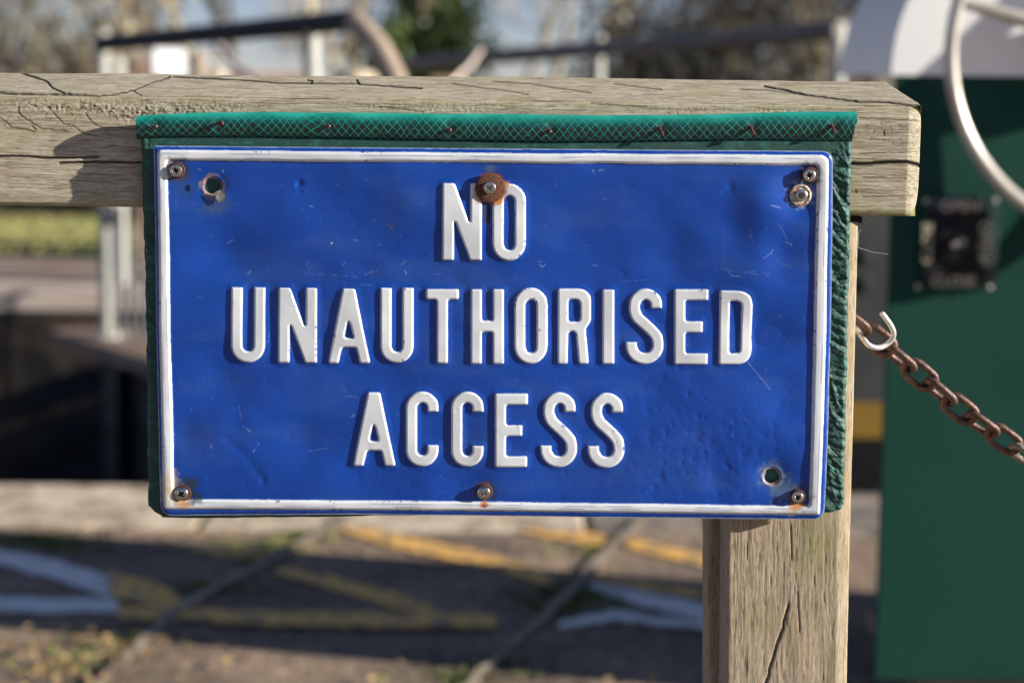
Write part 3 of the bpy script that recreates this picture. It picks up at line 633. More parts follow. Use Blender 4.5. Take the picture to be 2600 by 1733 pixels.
# ---------------------------------------------------------------- backing board
bs = 3.0
BO = jag([(352, 300), (2166, 292), (2163, 420), (2158, 520), (2160, 640), (2153, 800), (2150, 1000), (2146, 1150), (2143, 1278)], 1.6, 14, 5)+[(2136, 1294), (2112, 1301)]+jag([(2112, 1301), (2050, 1302), (1500, 1306), (950, 1309), (800, 1313), (470, 1316), (412, 1314)], .8, 30, 6)+jag([(412, 1314), (392, 1300), (378, 1286)], 1.0, 8, 7)+jag([(376, 1280), (374, 1100), (372, 900), (368, 700), (362, 520), (358, 400), (352, 300)], 1.8, 16, 8)
bx, by = np.meshgrid(np.arange(345, 2175, bs), np.arange(286, 1322, bs))
Sb = sd_poly(bx, by, BO)
edge = sst(2088, 2108, bx); le = 1-sst(378, 392, bx)
ridg = 0
for k in range(300):
    side_ = rd.random() < .72
    if side_: cx = rd.uniform(2112, 2160); cy = rd.uniform(390, 1300); an = rd.choice([rd.gauss(.45, .25), rd.gauss(.9, .3), rd.gauss(-.2, .3)]); L = rd.uniform(18, 55)
    else: cx = rd.uniform(355, 385); cy = rd.uniform(330, 1290); an = rd.gauss(1.25, .4); L = rd.uniform(8, 26)
    i0 = max(0, int((cx-60-345)/bs)); i1 = int((cx+60-345)/bs); j0 = max(0, int((cy-60-286)/bs)); j1 = int((cy+60-286)/bs)
    x_ = bx[j0:j1, i0:i1]-cx; y_ = by[j0:j1, i0:i1]-cy; ca, sa = math.cos(an), math.sin(an)
    al_ = x_*ca+y_*sa; ac = -x_*sa+y_*ca; wd = rd.uniform(6, 13)
    rr_ = np.where(np.abs(ac) < wd, ac/wd, 0)*(1-sst(L*.85, L, np.abs(al_)))*rd.uniform(.2, .7)*mm
    if isinstance(ridg, int): ridg = np.zeros(bx.shape)
    ridg[j0:j1, i0:i1] += rr_
hb = ridg*.9+(fbm(bx, by, 26, 14, 4, 3)-.5)*1.3*mm*np.maximum(edge, le)+(fbm(bx, by, 60, 20, 5, 2)-.5)*.4*mm
hb -= sst(-8, 0, Sb)*1.6*mm
bX, bY, kp = clip_grid(bx, by, Sb, bs); V = PA(bX, bY, .0040); V[..., 1] -= hb; sh = V.shape; V = V.reshape(-1, 3)
F = quads(*sh[:2])[kp]; V2, F2, vid = skirt(F, V, np.maximum(.0142-V[:, 1], .001))
pc = np.empty(bx.shape+(3,)); pc[:] = (.010, .062, .046)
wn = sst(.55, .8, fbm(bx, by, 30, 12, 15, 3)); pc = pc*(1+.9*wn[..., None])
bare = sst(.74, .80, fbm(bx, by, 14, 10, 25, 3))*sst(1150, 1290, by)*edge; pc = pc*(1-bare[..., None])+np.array([.20, .15, .09])*bare[..., None]
bare = sst(.80, .84, fbm(bx, by, 8, 8, 26, 3))*np.maximum(edge, le); pc = pc*(1-bare[..., None])+np.array([.30, .27, .18])*bare[..., None]
pcf = pc.reshape(-1, 3); pcf = np.concatenate([pcf, pcf[vid]*.9])
submesh('backing_board', np.concatenate([V, V2]), np.concatenate([F, F2]), {'paint': pcf}, None, M['board'], sign)

# ---------------------------------------------------------------- hose nailed along the top
hx = np.linspace(349, 2172, 620); NA = 40
ht = np.interp(hx, [349, 420, 600, 800, 1200, 1560, 1800, 2000, 2175], [294, 289, 284.5, 286, 289, 293, 290, 284, 283.5])+(vnoise(hx, hx*0, 90, 90, 3)-.5)*2
hbm = np.interp(hx, [349, 430, 640, 900, 1100, 1400, 1550, 1900, 2080, 2172], [354, 351, 351, 356, 360, 366, 364, 359, 361, 361])
nl = [(396, 321), (557, 314), (835, 321), (1142, 330), (1396, 334), (1679, 334), (1910, 332), (2116, 328)]
U = []; Vh = []; uvs = []; sky_sheen = []
for i in range(len(hx)):
    cy = (ht[i]+hbm[i])/2; rz = (hbm[i]-ht[i])/2/3998; c = P(hx[i], cy, 0.0062)
    for k in range(NA):
        an = 2*math.pi*k/NA; y_ = -math.cos(an); z_ = math.sin(an)          # an=0 front, 90 top
        pin = sum(.10*math.exp(-((hx[i]-a_)/13)**2)*math.exp(-((math.atan2(math.sin(an), math.cos(an)))/.55)**2) for a_, _ in nl if abs(a_-hx[i]) < 60)
        ex = 0
        if i > 604: ex = -((z_ < .3)*(i-604)/15*.0022*(1-z_)*.6)
        Vh.append((c.x+ex, c.y+.0060*y_*(1-pin*1.6), c.z+rz*z_*(1-pin*.3)))
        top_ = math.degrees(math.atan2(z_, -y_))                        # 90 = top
        sky_sheen.append(max(0, min(1, (top_-6)/62)) if top_ > 0 else 0)
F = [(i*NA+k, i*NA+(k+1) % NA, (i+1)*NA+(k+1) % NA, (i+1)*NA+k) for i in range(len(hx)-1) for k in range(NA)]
me = mesh_np('hose', np.array(Vh), np.array(F)[:, ::-1]); sky_sheen = np.array(sky_sheen)
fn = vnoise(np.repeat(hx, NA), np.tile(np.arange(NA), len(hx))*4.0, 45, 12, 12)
add_attr(me, 'sky_sheen', np.clip(sky_sheen**1.25*(.75+.5*fn), 0, .93))  # mask of the painted sky reflection, strongest along the top
uvl = me.uv_layers.new(name='UVMap'); li = np.empty(len(me.loops), np.int32); me.loops.foreach_get('vertex_index', li)
wv = vnoise(hx, hx*0, 60, 60, 91)*.9+vnoise(hx, hx*0, 19, 19, 92)*.22
lu = hx[li//NA]/21.0+wv[li//NA]; kk = (li % NA).astype(float)
ps = np.repeat(np.arange(len(me.polygons)), 4); kmx = np.zeros(len(me.polygons)); np.maximum.at(kmx, ps, kk); kmn = np.full(len(me.polygons), 99.); np.minimum.at(kmn, ps, kk)
kk = np.where((kmx[ps]-kmn[ps] > 2) & (kk == 0), NA, kk); lv = kk/NA*9.0
uvl.data.foreach_set('uv', np.stack([lu, lv], 1).ravel().astype(np.float32))
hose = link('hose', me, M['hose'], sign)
for xe, dx in ((349, .0008), (2165, -.0010)):
    mb = MB(); c = P(xe, 324, .0062); mb.lathe(c+Vector((dx, 0, 0)), (1 if dx > 0 else -1, 0, 0), [(.0055, 0), (.0040, .0001), (.0038, .002)], 24)
    mb.build('hose_end', M['hosein'], hose)
for i, (a_, b_) in enumerate(nl):
    mb = MB(); f = P(a_, b_, .0010)
    if i == 1: mb.tube([P(a_-14, b_+3, .0006), P(a_-4, b_, -.0015), P(a_+9, b_-2, -.0024)], [.0006, .0010, .0014], 8)
    elif i >= 5: mb.tube([P(a_-5, b_-12, .0008), P(a_, b_, -.0012), P(a_+4, b_+10, -.0022)], [.0009, .0009, .0011], 8)
    else: mb.lathe(f, (0, -1, 0), [(.0012, 0), (.0013, .0016), (.0008, .0021)], 12)
    mb.build('nail', M['nail'], hose)

# ================================================================== WOODEN RAIL AND POST
fence = empty('wooden_fence', P(2000, 1733, .05), 'weathered grey timber rail on a squared post carrying the blue sign', 'fence')
Yf = .0140
x0w, xew = P(-130, 400, Yf).x, P(2338, 400, Yf).x
def zl(pa, pb, Yp):      # world line through two pixels at depth Yp -> z(X)
    a_, b_ = P(*pa, Yp), P(*pb, Yp); k = (b_.z-a_.z)/(b_.x-a_.x); return lambda x: a_.z+k*(x-a_.x)
zb = zl((0, 522), (2300, 549), Yf); zc = zl((0, 240), (2335, 270), Yf); zt = zl((0, 185), (2270, 207), Yf+.040)
NX = 1150; rows_front = 134
prof = []   # (kind, t)
prof += [('f', t_) for t_ in np.linspace(0, 1, rows_front)]
prof += [('c', t_) for t_ in np.linspace(0, 1, 48)[1:]]
prof += [('t', t_) for t_ in np.linspace(0, 1, 6)[1:]]
prof += [('b', t_) for t_ in np.linspace(0, 1, 8)[1:]]
prof += [('u', t_) for t_ in np.linspace(0, 1, 8)[1:-1]]
K = len(prof); u_ = np.linspace(0, 1, NX); BASE = np.zeros((NX, K, 3)); NRM = np.zeros((NX, K, 3))
for k, (kd, t_) in enumerate(prof):
    xe = xew
    if kd == 'c': xe = xew-.0165*t_
    if kd == 't': xe = xew-.0165
    if kd == 'b': xe = xew-.0165*(1-t_)
    xx = x0w+(xe-x0w)*u_; zb_, zc_, zt_ = zb(xx), zc(xx), zt(xx)
    if kd == 'f': y_ = Yf+0*xx; z_ = zb_+(zc_-zb_)*t_; n_ = (0, -1, 0)
    if kd == 'c': y_ = Yf+.040*t_+0*xx; z_ = zc_+(zt_-zc_)*t_; n_ = (0, -.4, .9)
    if kd == 't': y_ = Yf+.040+.030*t_+0*xx; z_ = zt_-.006*t_; n_ = (0, 0, 1)
    if kd == 'b': y_ = Yf+.070+0*xx; z_ = (zt_-.006)*(1-t_)+zb_*t_; n_ = (0, 1, 0)
    if kd == 'u': y_ = Yf+.070*(1-t_)+0*xx; z_ = zb_; n_ = (0, 0, -1)
    BASE[:, k] = np.stack([xx, y_, z_], 1); NRM[:, k] = n_
kf = np.array([p_[0] for p_ in prof]); tt = np.array([p_[1] for p_ in prof])
# soften long edges
for k in range(K):
    if kf[k] == 'f':
        d0 = tt[k]*.07; d1 = (1-tt[k])*.07
        BASE[:, k, 1] += .0028*np.exp(-d0/.0016)+.0012*np.exp(-d1/.0012)
px_, py_ = proj(BASE)
dm = np.zeros(px_.shape)
isf = (kf == 'f')[None, :]|(kf == 'c')[None, :]
cr = np.zeros(px_.shape); 
def crack(pts, w_, dep, jig=1.0, seed=0):
    global cr, dm
    if jig: pts = jag(pts, jig, 9, seed)
    xs_ = [p[0] for p in pts]; i0 = np.searchsorted(px_[:, 0], min(xs_)-25); i1 = np.searchsorted(px_[:, 0], max(xs_)+25)
    i0 = max(i0-4, 0); i1 = min(i1+30, NX)
    d = d_line(px_[i0:i1], py_[i0:i1], pts); wl = w_*(.7+.6*vnoise(px_[i0:i1], py_[i0:i1], 70, 70, seed+3))
    cr[i0:i1] = np.maximum(cr[i0:i1], np.exp(-(d/(wl*.8))**2)*min(dep*.4, 2.6*mm)); dm[i0:i1] = np.maximum(dm[i0:i1], np.exp(-(d/(wl*1.15+.7))**4)*min(1, .1+dep/(2.0*mm)))
crack([(-130, 392), (0, 397), (60, 396), (110, 401), (175, 401), (250, 399)], 2.2, 4*mm, .7, 1); crack([(150, 414), (250, 411), (360, 413)], 2.2, 4*mm, .5, 2)
crack([(2100, 418), (2165, 416), (2200, 417), (2250, 412), (2300, 412), (2345, 421)], 4.6, 7*mm, .5, 3)
crack([(1940, 219), (1990, 228), (2060, 242), (2110, 248), (2180, 257), (2235, 258), (2335, 268)], 2.0, 4.5*mm, .7, 4)
crack([(-130, 230), (0, 234), (110, 240), (165, 238), (250, 243), (300, 238), (340, 229), (375, 214), (430, 196)], 2.2, 4*mm, 1.2, 5)
crack([(55, 186), (90, 195), (120, 208), (132, 224), (165, 237)], 2.0, 3*mm, .8, 6); crack([(440, 196), (520, 198), (640, 205), (710, 211), (790, 211), (792, 206), (780, 203)], 1.7, 2.5*mm, .8, 7)
crack([(790, 212), (860, 212), (908, 211), (914, 214), (1000, 219), (1070, 225)], 1.6, 2.5*mm, .8, 8); crack([(905, 203), (912, 213)], 1.7, 2.5*mm, .4, 9)
for i, c_ in enumerate([[(45, 272), (47, 288), (66, 303), (85, 314), (105, 327), (170, 333)], [(124, 273), (145, 298), (163, 316), (186, 320), (205, 335), (222, 342), (250, 346)], [(216, 287), (232, 310), (250, 322), (300, 325), (345, 328)],
                        [(-20, 290), (14, 309), (30, 325), (62, 328), (85, 335)], [(205, 260), (236, 266), (240, 272)], [(370, 275), (385, 290)], [(335, 229), (360, 243)], [(1250, 208), (1340, 214), (1420, 226), (1500, 237)], [(1150, 214), (1290, 232), (1340, 241)],
                        [(960, 272), (1020, 277), (1075, 284)], [(1500, 262), (1560, 268), (1640, 271)], [(1560, 214), (1680, 228)], [(1880, 226), (1960, 230), (2080, 246)], [(2180, 300), (2330, 306)], [(2180, 390), (2330, 386)], [(2190, 500), (2320, 497)], [(2190, 450), (2300, 453)], [(2245, 330), (2243, 342)], [(2172, 483), (2174, 489)], [(80, 318), (90, 330)]]):
    crack(c_, 1.05, 1.3*mm, .7, 20+i)
rr2 = random.Random(9)
for k in range(950):       # short checks along the grain
    cx = rr2.uniform(-100, 2335); fr = rr2.random(); yb0 = 522+.0117*cx; yc0 = 240+.0128*cx
    cy = yb0-(yb0-yc0)*fr if rr2.random() < .7 else rr2.uniform(188+.0097*cx, yc0)
    if 380 < cx < 2080 and cy > 292: continue
    L = rr2.uniform(8, 46); crack([(cx, cy), (cx+L/2, cy+rr2.uniform(-1.5, 2)), (cx+L, cy+rr2.uniform(-1, 3))], rr2.uniform(.5, .8), rr2.uniform(.08, .34)*mm, 0, k)
for k in range(210):       # crumbly pitted patches
    patch = rr2.choice([(230, 285, 150, 26), (520, 268, 150, 10), (60, 280, 60, 26), (1740, 277, 120, 8), (2235, 330, 60, 26)])
    cx = rr2.gauss(patch[0], patch[2]*.6); cy = rr2.gauss(patch[1], patch[3]*.6)
    if cx > 2320: continue
    crack([(cx, cy), (cx+rr2.uniform(-5, 5), cy+rr2.uniform(2, 7))], rr2.uniform(.9, 1.6), rr2.uniform(.2, .6)*mm, 0, k)
grain = (fbm(px_, py_, 130, 7, 33, 3)-.5)*.6*mm+(fbm(px_, py_, 400, 60, 35, 2)-.5)*1.6*mm
rough_patch = np.exp(-((py_-(262+.012*px_+20))/26)**2)*sst(.45, .62, vnoise(px_, py_, 260, 60, 37)); grain += (vnoise(px_, py_, 6, 5, 38)-.5)*.8*mm*rough_patch
e = (xew-BASE[..., 0])*3998
disp = grain-cr
POS = BASE+NRM*(disp)[..., None]
bev = np.clip((34-e)/34, 0, 1)
frontm = (kf == 'f')[None, :]
POS[..., 1] += np.where(frontm, bev**1.2*.0034, 0)
zc_all = zc(BASE[..., 0]); zb_all = zb(BASE[..., 0])
cornr = np.clip((26-e)/26, 0, 1)**2
POS[..., 0] -= np.where(frontm, (np.exp(-(1-tt)[None, :]*.07/.005)*.0016+np.exp(-tt[None, :]*.07/.006)*.0045)*cornr, 0)
F = []
ii = np.arange(NX*K).reshape(NX, K); a_ = ii; nx_ = np.roll(ii, -1, 1)
F = np.stack([a_[:-1], a_[1:], nx_[1:], nx_[:-1]], -1).reshape(-1, 4)
Vv_ = POS.reshape(-1, 3)
ec = POS[-1].mean(0)+np.array([.0012, 0, 0]); sc_ = POS[0].mean(0)
Vv_ = np.concatenate([Vv_, [ec], [sc_]]); last = ii[-1]; first = ii[0]; ne = len(Vv_)-2
tri = [[last[k], last[(k+1) % K], ne, ne] for k in range(K)]
me = bpy.data.meshes.new('rail'); 
allF = F.tolist()+[[last[(k+1) % K], last[k], ne] for k in range(K)]+[[first[k], first[(k+1) % K], ne+1] for k in range(K)]
me.from_pydata(Vv_.tolist(), [], allF); me.update()
bm = bmesh.new(); bm.from_mesh(me); bmesh.ops.recalc_face_normals(bm, faces=bm.faces); bm.to_mesh(me); bm.free()
for p_ in me.polygons: p_.use_smooth = True
crack_dark = np.concatenate([np.clip(dm, 0, 1).ravel()*.93, [0, 0]]); add_attr(me, 'crack_dark', crack_dark)
alg = np.exp(-(np.abs(py_-(522+.0117*px_))/13.0)**1.3)*(.35+.75*vnoise(px_, py_, 60, 12, 44))*np.where(px_ > 2100, 1.0, .55)+.30*np.exp(-((py_-(250+.012*px_))/9)**2)*vnoise(px_, py_, 90, 20, 45)
add_attr(me, 'algae', np.concatenate([np.clip(alg, 0, .9).ravel(), [0, 0]]))
link('rail', me, M['rail'], fence)

def postmesh(name, lx_top, rx_top, lx_bot, rx_bot, ytop, ybot, Yp, depth, ch_l, ch_r, mat, cracks, seed):
    """vertical timber: px outline at plane Yp, depth in m, chamfers in px"""
    nz = 420; per = []
    a0 = ch_l; rws = []
    prof = [('fl', t_) for t_ in np.linspace(0, 1, 8)]+[('ff', t_) for t_ in np.linspace(0, 1, 118)[1:-1]]+[('fr', t_) for t_ in np.linspace(0, 1, 10)]+[('rs', t_) for t_ in np.linspace(0, 1, 10)[1:]]+[('bk', t_) for t_ in np.linspace(0, 1, 6)[1:-1]]+[('ls', t_) for t_ in np.linspace(0, 1, 10)[:-1]]
    v = np.linspace(0, 1, nz); top = P((lx_top+rx_top)/2, ytop, Yp); bot = P((lx_bot+rx_bot)/2, ybot, Yp)
    L0, R0 = P(lx_top, ytop, Yp), P(rx_top, ytop, Yp); L1, R1 = P(lx_bot, ybot, Yp), P(rx_bot, ybot, Yp)
    xl = L0.x+(L1.x-L0.x)*v; xr = R0.x+(R1.x-R0.x)*v; zz = top.z+(bot.z-top.z)*v
    cl, cr_ = ch_l/3998, ch_r/3998; K = len(prof); B = np.zeros((nz, K, 3)); Nn = np.zeros((nz, K, 3))
    for k, (kd, t_) in enumerate(prof):
        if kd == 'fl': x_ = xl+cl*t_; y_ = Yp+cl*.8*(1-t_); n_ = (-.6, -.8, 0)
        if kd == 'ff': x_ = xl+cl+(xr-cr_-xl-cl)*t_; y_ = Yp; n_ = (0, -1, 0)
        if kd == 'fr': x_ = xr-cr_+cr_*t_; y_ = Yp+cr_*.36*t_**1.5; n_ = (.4, -.9, 0)
        if kd == 'rs': x_ = xr; y_ = Yp+cr_*.36+(depth-cr_*.36)*t_; n_ = (1, 0, 0)
        if kd == 'bk': x_ = xr+(xl-xr)*t_; y_ = Yp+depth; n_ = (0, 1, 0)
        if kd == 'ls': x_ = xl; y_ = Yp+depth+(cl*.8-depth)*t_; n_ = (-1, 0, 0)
        B[:, k] = np.stack([x_+0*v, y_+0*v, zz], 1); Nn[:, k] = n_
    px2, py2 = proj(B); c2 = np.zeros(px2.shape)
    for pts, w_, dep, jg in cracks:
        d = d_line(px2, py2, jag(pts, jg, 10, seed)); c2 = np.maximum(c2, np.exp(-(d/w_)**2)*dep)
    r3 = random.Random(seed)
    for k in range(800):
        cx = r3.uniform(min(lx_top, lx_bot), max(rx_top, rx_bot)); cy = r3.uniform(1290, 1740); L = r3.uniform(14, 80)
        j0 = max(0, int((cy-ytop-12)/(ybot-ytop)*nz)); j1 = min(nz, int((cy+L-ytop+12)/(ybot-ytop)*nz)+2)
        if j1 <= j0: continue
        d = d_line(px2[j0:j1], py2[j0:j1], [(cx, cy), (cx+r3.uniform(-2, 2), cy+L)])
        c2[j0:j1] = np.maximum(c2[j0:j1], np.exp(-(d/r3.uniform(.5, .8))**2)*r3.uniform(.10, .42)*mm)
    dsp = (fbm(px2, py2, 5, 150, seed+2, 3)-.5)*.30*mm+(fbm(px2, py2, 60, 300, seed+5, 2)-.5)*1.2*mm-c2
    B = B+Nn*dsp[..., None]; ii = np.arange(nz*K).reshape(nz, K); nx_ = np.roll(ii, -1, 1)
    F = np.stack([ii[:-1], nx_[:-1], nx_[1:], ii[1:]], -1).reshape(-1, 4).tolist()
    me = bpy.data.meshes.new(name); me.from_pydata(B.reshape(-1, 3).tolist(), [], F+[ii[0].tolist()[::-1], ii[-1].tolist()]); me.update()
    bm = bmesh.new(); bm.from_mesh(me); bmesh.ops.recalc_face_normals(bm, faces=bm.faces); bm.to_mesh(me); bm.free()
    for p_ in me.polygons: p_.use_smooth = True
    add_attr(me, 'crack_dark', np.clip(c2/(1.0*mm), 0, 1).ravel()*.9)
    al = .45*np.exp(-((px2-2070)/50)**2)*np.exp(-((py2-1380)/90)**2)
    add_attr(me, 'algae', np.clip(al, 0, 1).ravel())
    return link(name, me, mat, fence)
GB = 4300     # pixel row far below the frame where the timber meets the ground
def ground_px(px, Yp):
    lo, hi = 1733, 20000
    for _ in range(50):
        m_ = (lo+hi)/2
        if P(px, m_, Yp).z > 0: lo = m_
        else: hi = m_
    return lo
gp = ground_px(1990, Yf); kx = (gp-560)/(1733-560)
postmesh('post', 1852, 2180, 1852-7*kx, 2180-31*kx*.9, 562, gp, Yf+.0055, .045, 5, 34, M['post'],
         [([(2002, 1530), (1998, 1550), (1990, 1580), (1985, 1600), (1970, 1640), (1960, 1680), (1945, 1733), (1930, 1800)], 1.7, 2.2*mm, 2.4), ([(2008, 1330), (2010, 1420)], 1.3, 1*mm, .6), ([(2025, 1500), (2030, 1600)], 1.2, 1*mm, .8)], 61)
gp2 = ground_px(1990, Yf+.047)
postmesh('rear_timber', 1803, 2120, 1803-18, 2090, 600, gp2, Yf+.0515, .035, 8, 8, M['post'], [], 71)
# black block added for the shade in the gap between post and rail
mb = MB(); mb.box(P(2166, 555, Yf+.024), (.006, .030, .004)); mb.build('gap_shade', M['black'], fence, smooth=False)

# ================================================================== CHAIN AND HOOK
chain = empty('chain', P(2400, 1000, .05), 'rusty brown steel chain running down to the right from behind the post', 'chain')
def link_path(c, d, up, half_in, rw, n=28):
    pts = []; rr_ = rw
    for k in range(n):
        an = 2*math.pi*k/n; x_ = math.cos(an); y_ = math.sin(an)
        pts.append(c+d*(half_in*(1 if x_ > 0 else -1)*(1 if abs(x_) > 1e-6 else 0)+rr_*x_)+up*rr_*y_)
    return pts
def torus_link(mb, pts, r, n=10):
    N = len(pts); vs = []; cen = sum(pts, Vector())/N; nrm_ = (pts[0]-cen).cross(pts[N//4]-cen).normalized()
    for i, p in enumerate(pts):
        t_ = (pts[(i+1) % N]-pts[i-1]).normalized(); o_ = nrm_.cross(t_).normalized()
        for k in range(n):
            an = 2*math.pi*k/n; vs.append(p+(o_*math.cos(an)+nrm_*math.sin(an))*r)
    mb.add(vs, [(i*n+k, i*n+(k+1) % n, ((i+1) % N)*n+(k+1) % n, ((i+1) % N)*n+k) for i in range(N) for k in range(n)])
cc = lambda a_, b_: (2150+a_/3.564, 760+b_/3.564)
cen = [(60, 200), (285, 372), (478, 530), (660, 682), (842, 835), (1025, 990), (1218, 1130), (1420, 1265), (1615, 1420)]
dx_, dy_ = 190, 150
for k in range(9): cen.append((cen[-1][0]+dx_, cen[-1][1]+dy_)); dy_ -= 14
YC = .055
cpts = [P(*cc(*c_), YC) for c_ in cen]
for i, c_ in enumerate(cpts):
    a_ = cpts[max(i-1, 0)]; b_ = cpts[min(i+1, len(cpts)-1)]; d = (b_-a_).normalized()
    flat = (i % 2 == 1); tw = R(22 if flat else 66)+R(random.uniform(-7, 7))
    s_ = d.cross(Vector((0, 1, 0))).normalized(); up = (s_*math.cos(tw)+Vector((0, 1, 0))*math.sin(tw)*(-1)); up = (up-d*up.dot(d)).normalized()
    mb = MB(); torus_link(mb, link_path(c_, d, up, .0052, .0066), .00245)
    mb.build('link', M['lichen'] if i == 8 else M['chain'], chain)
hook = empty('s_hook', P(2220, 870, .045), 'bright bent wire hook looped over the first chain links beside the post', 'hook')
hp = [(318, 125), (345, 160), (385, 215), (415, 270), (423, 320), (400, 372), (350, 412), (290, 436), (230, 428), (185, 400), (140, 345), (105, 295), (75, 268), (40, 262), (10, 280)]
yh = [.028, .029, .031, .033, .036, .038, .038, .036, .035, .035, .037, .040, .045, .052, .056]
pv = [P(*cc(*a_), y_) for a_, y_ in zip(hp, yh)]
sm = []
for i in range(len(pv)-1):
    p0 = pv[max(i-1, 0)]; p1 = pv[i]; p2 = pv[i+1]; p3 = pv[min(i+2, len(pv)-1)]
    for k in range(4):
        q = k/4; sm.append(.5*((2*p1)+(-p0+p2)*q+(2*p0-5*p1+4*p2-p3)*q*q+(-p0+3*p1-3*p2+p3)*q**3))
sm.append(pv[-1]); mb = MB(); mb.tube(sm, .0018, 12); mb.build('hook_wire', M['hook'], hook)
mb = MB()
for pts in ([(2178, 628), (2215, 640), (2255, 645)], [(2178, 628), (2180, 590), (2205, 560), (2218, 556)]):
    mb.tube([P(a_, b_, .03) for a_, b_ in pts], .00010, 4)
tag(mb.build('cobweb', M['cobweb']), 'thin broken strands of cobweb hanging between rail end and post', 'cobweb')

# ================================================================== GROUND AND LOCK
YN = G(1250, 1243).y; YFAR = G(200, 742).y; WZ = -3.2
tarY = G(600, 1345).y
def sheet(name, x0, x1, ys_zs, mat):
    vs = []; fs = []
    for (y_, z_) in ys_zs: vs += [(x0, y_, z_), (x1, y_, z_)]
    for i in range(len(ys_zs)-1): fs.append((2*i, 2*i+1, 2*i+3, 2*i+2))
    me = bpy.data.meshes.new(name); me.from_pydata(vs, [], fs); me.update(); o = link(name, me, mat); o['kind'] = 'structure'; return o
sheet('ground', -900, 900, [(-8, -.004), (YN-.35, -.004), (YN-.35, -3.6), (YFAR+.4, -3.6), (YFAR+.4, -.004), (1500, -.004)], M['soil'])
sheet('tarmac_pavement', -12, 12, [(-6, 0), (tarY, 0)], M['tarmac'])
# near coping stones, slightly uneven, with joints
xj = -6.0; i = 0
copg = []
while xj < 6:
    wd = random.uniform(.7, 1.05); mb = MB(); y0_, y1_ = tarY+.006, YN
    mb.box(((xj+xj+wd-.012)/2, (y0_+y1_)/2, -.15+random.uniform(-.002, .003)), (wd-.012, y1_-y0_, .31))
    o = mb.build('coping_stone', M['stone'] if xj < -.55 else M['stone_dark'], bevel=.012, smooth=False); o['kind'] = 'structure'; xj += wd
mb = MB()
def wallbox(y_, name, mat):
    mb = MB(); mb.box((0, y_, -1.85 if y_ < 5 else -1.61), (24, .3, 3.0)); o = mb.build(name, mat, smooth=False); o['kind'] = 'structure'
wallbox(YN-.16, 'near_lock_wall', M['lockwall']); wallbox(YFAR+.16, 'far_lock_wall', M['lockwall'])
o = sheet('water', -12, 12, [(YN-.01, -1.3), (YFAR+.01, -1.3)], M['water'])
mb = MB(); mb.box((0, YFAR+.40, -.05), (30, .8, .10)); o = mb.build('far_coping', simple('far_coping_stone', (.54, .44, .36), (.36, .27, .20), .8, 0, 2, .3, .01), smooth=False); o['kind'] = 'structure'
y_g = G(100, 655).y
sheet('path', -30, 30, [(YFAR+.80, .004), (y_g+.1, .004)], M['path'])
sheet('grass_verge', -60, 60, [(y_g+.1, .01), (G(100, 575).y, .02), (G(100, 560).y+6, .10)], simple('verge_turf', (.27, .32, .08), (.38, .28, .09), .9, 0, 1.2, .4, .03, stops=(.45, .55)))
# grass blades as one mass
N = 9000; gx = rng.uniform(-9, 9, N); gyv = rng.uniform(y_g, G(100, 560).y+1.5, N); gh = rng.uniform(.02, .06, N); an = rng.uniform(0, 6.28, N)
b0 = np.stack([gx-.02*np.cos(an), gyv-.02*np.sin(an), 0*gx+.01], 1); b1 = np.stack([gx+.02*np.cos(an), gyv+.02*np.sin(an), 0*gx+.01], 1); tp = np.stack([gx+rng.normal(0, .03, N), gyv, gh+.01], 1)
me = mesh_np('grass', np.stack([b0, b1, tp], 1).reshape(-1, 3), np.arange(3*N).reshape(-1, 3), False); tag(link('grass', me, M['grass']), kind='stuff')

# painted markings and joints on the near pavement
def mark(name, pts, mat, z=.004, label=None):
    vs = [G(a_, b_, z) for a_, b_ in pts]; me = bpy.data.meshes.new(name); me.from_pydata(vs, [], [tuple(range(len(vs)))]); me.update()
    bm = bmesh.new(); bm.from_mesh(me); bmesh.ops.recalc_face_normals(bm, faces=bm.faces)
    for f in bm.faces:
        if f.normal.z < 0: f.normal_flip()
    bm.to_mesh(me); bm.free(); o = link(name, me, mat); o['kind'] = 'structure'; return o
def strip(name, pts, w0, mat, z=.004, amp=3, seed=1):
    """pts: (px,py,half thickness px in y)"""
    r_ = random.Random(seed); up = []; dn = []
    for (a_, b_, q), (c_, d_, q2) in zip(pts[:-1], pts[1:]):
        n = max(2, int(abs(c_-a_)/35)+int(abs(d_-b_)/25))
        for k in range(n):
            s_ = k/n; up.append((a_+(c_-a_)*s_, b_+(d_-b_)*s_-(q+(q2-q)*s_)+r_.uniform(-amp, amp))); dn.append((a_+(c_-a_)*s_, b_+(d_-b_)*s_+(q+(q2-q)*s_)+r_.uniform(-amp, amp)))
    a_, b_, q = pts[-1]; up.append((a_, b_-q)); dn.append((a_, b_+q))
    return mark(name, up+dn[::-1], mat, z)
W_, Yl = M['paint_white'], M['paint_yellow']
strip('painted_line', [(-150, 1385, 17), (0, 1413, 20), (150, 1447, 24), (290, 1495, 27)], 0, W_, seed=1)
strip('painted_line', [(-150, 1533, 20), (0, 1533, 20), (300, 1537, 17)], 0, W_, .0042, seed=2)
strip('painted_line', [(278, 1478, 30), (360, 1500, 34), (430, 1525, 34), (470, 1545, 16)], 0, Yl, .008, seed=3)
strip('painted_line', [(300, 1555, 18), (440, 1556, 14), (700, 1568, 18), (1000, 1572, 20), (1260, 1575, 16)], 0, Yl, .0084, seed=4)
strip('painted_line', [(480, 1385, 4), (560, 1394, 14), (650, 1403, 16), (668, 1405, 10)], 0, Yl, seed=5)
strip('painted_line', [(850, 1330, 8), (1000, 1370, 17), (1250, 1425, 18), (1400, 1470, 16)], 0, Yl, seed=6)
strip('painted_line', [(1200, 1306, 6), (1320, 1334, 15), (1460, 1357, 16), (1545, 1375, 14)], 0, Yl, seed=7)
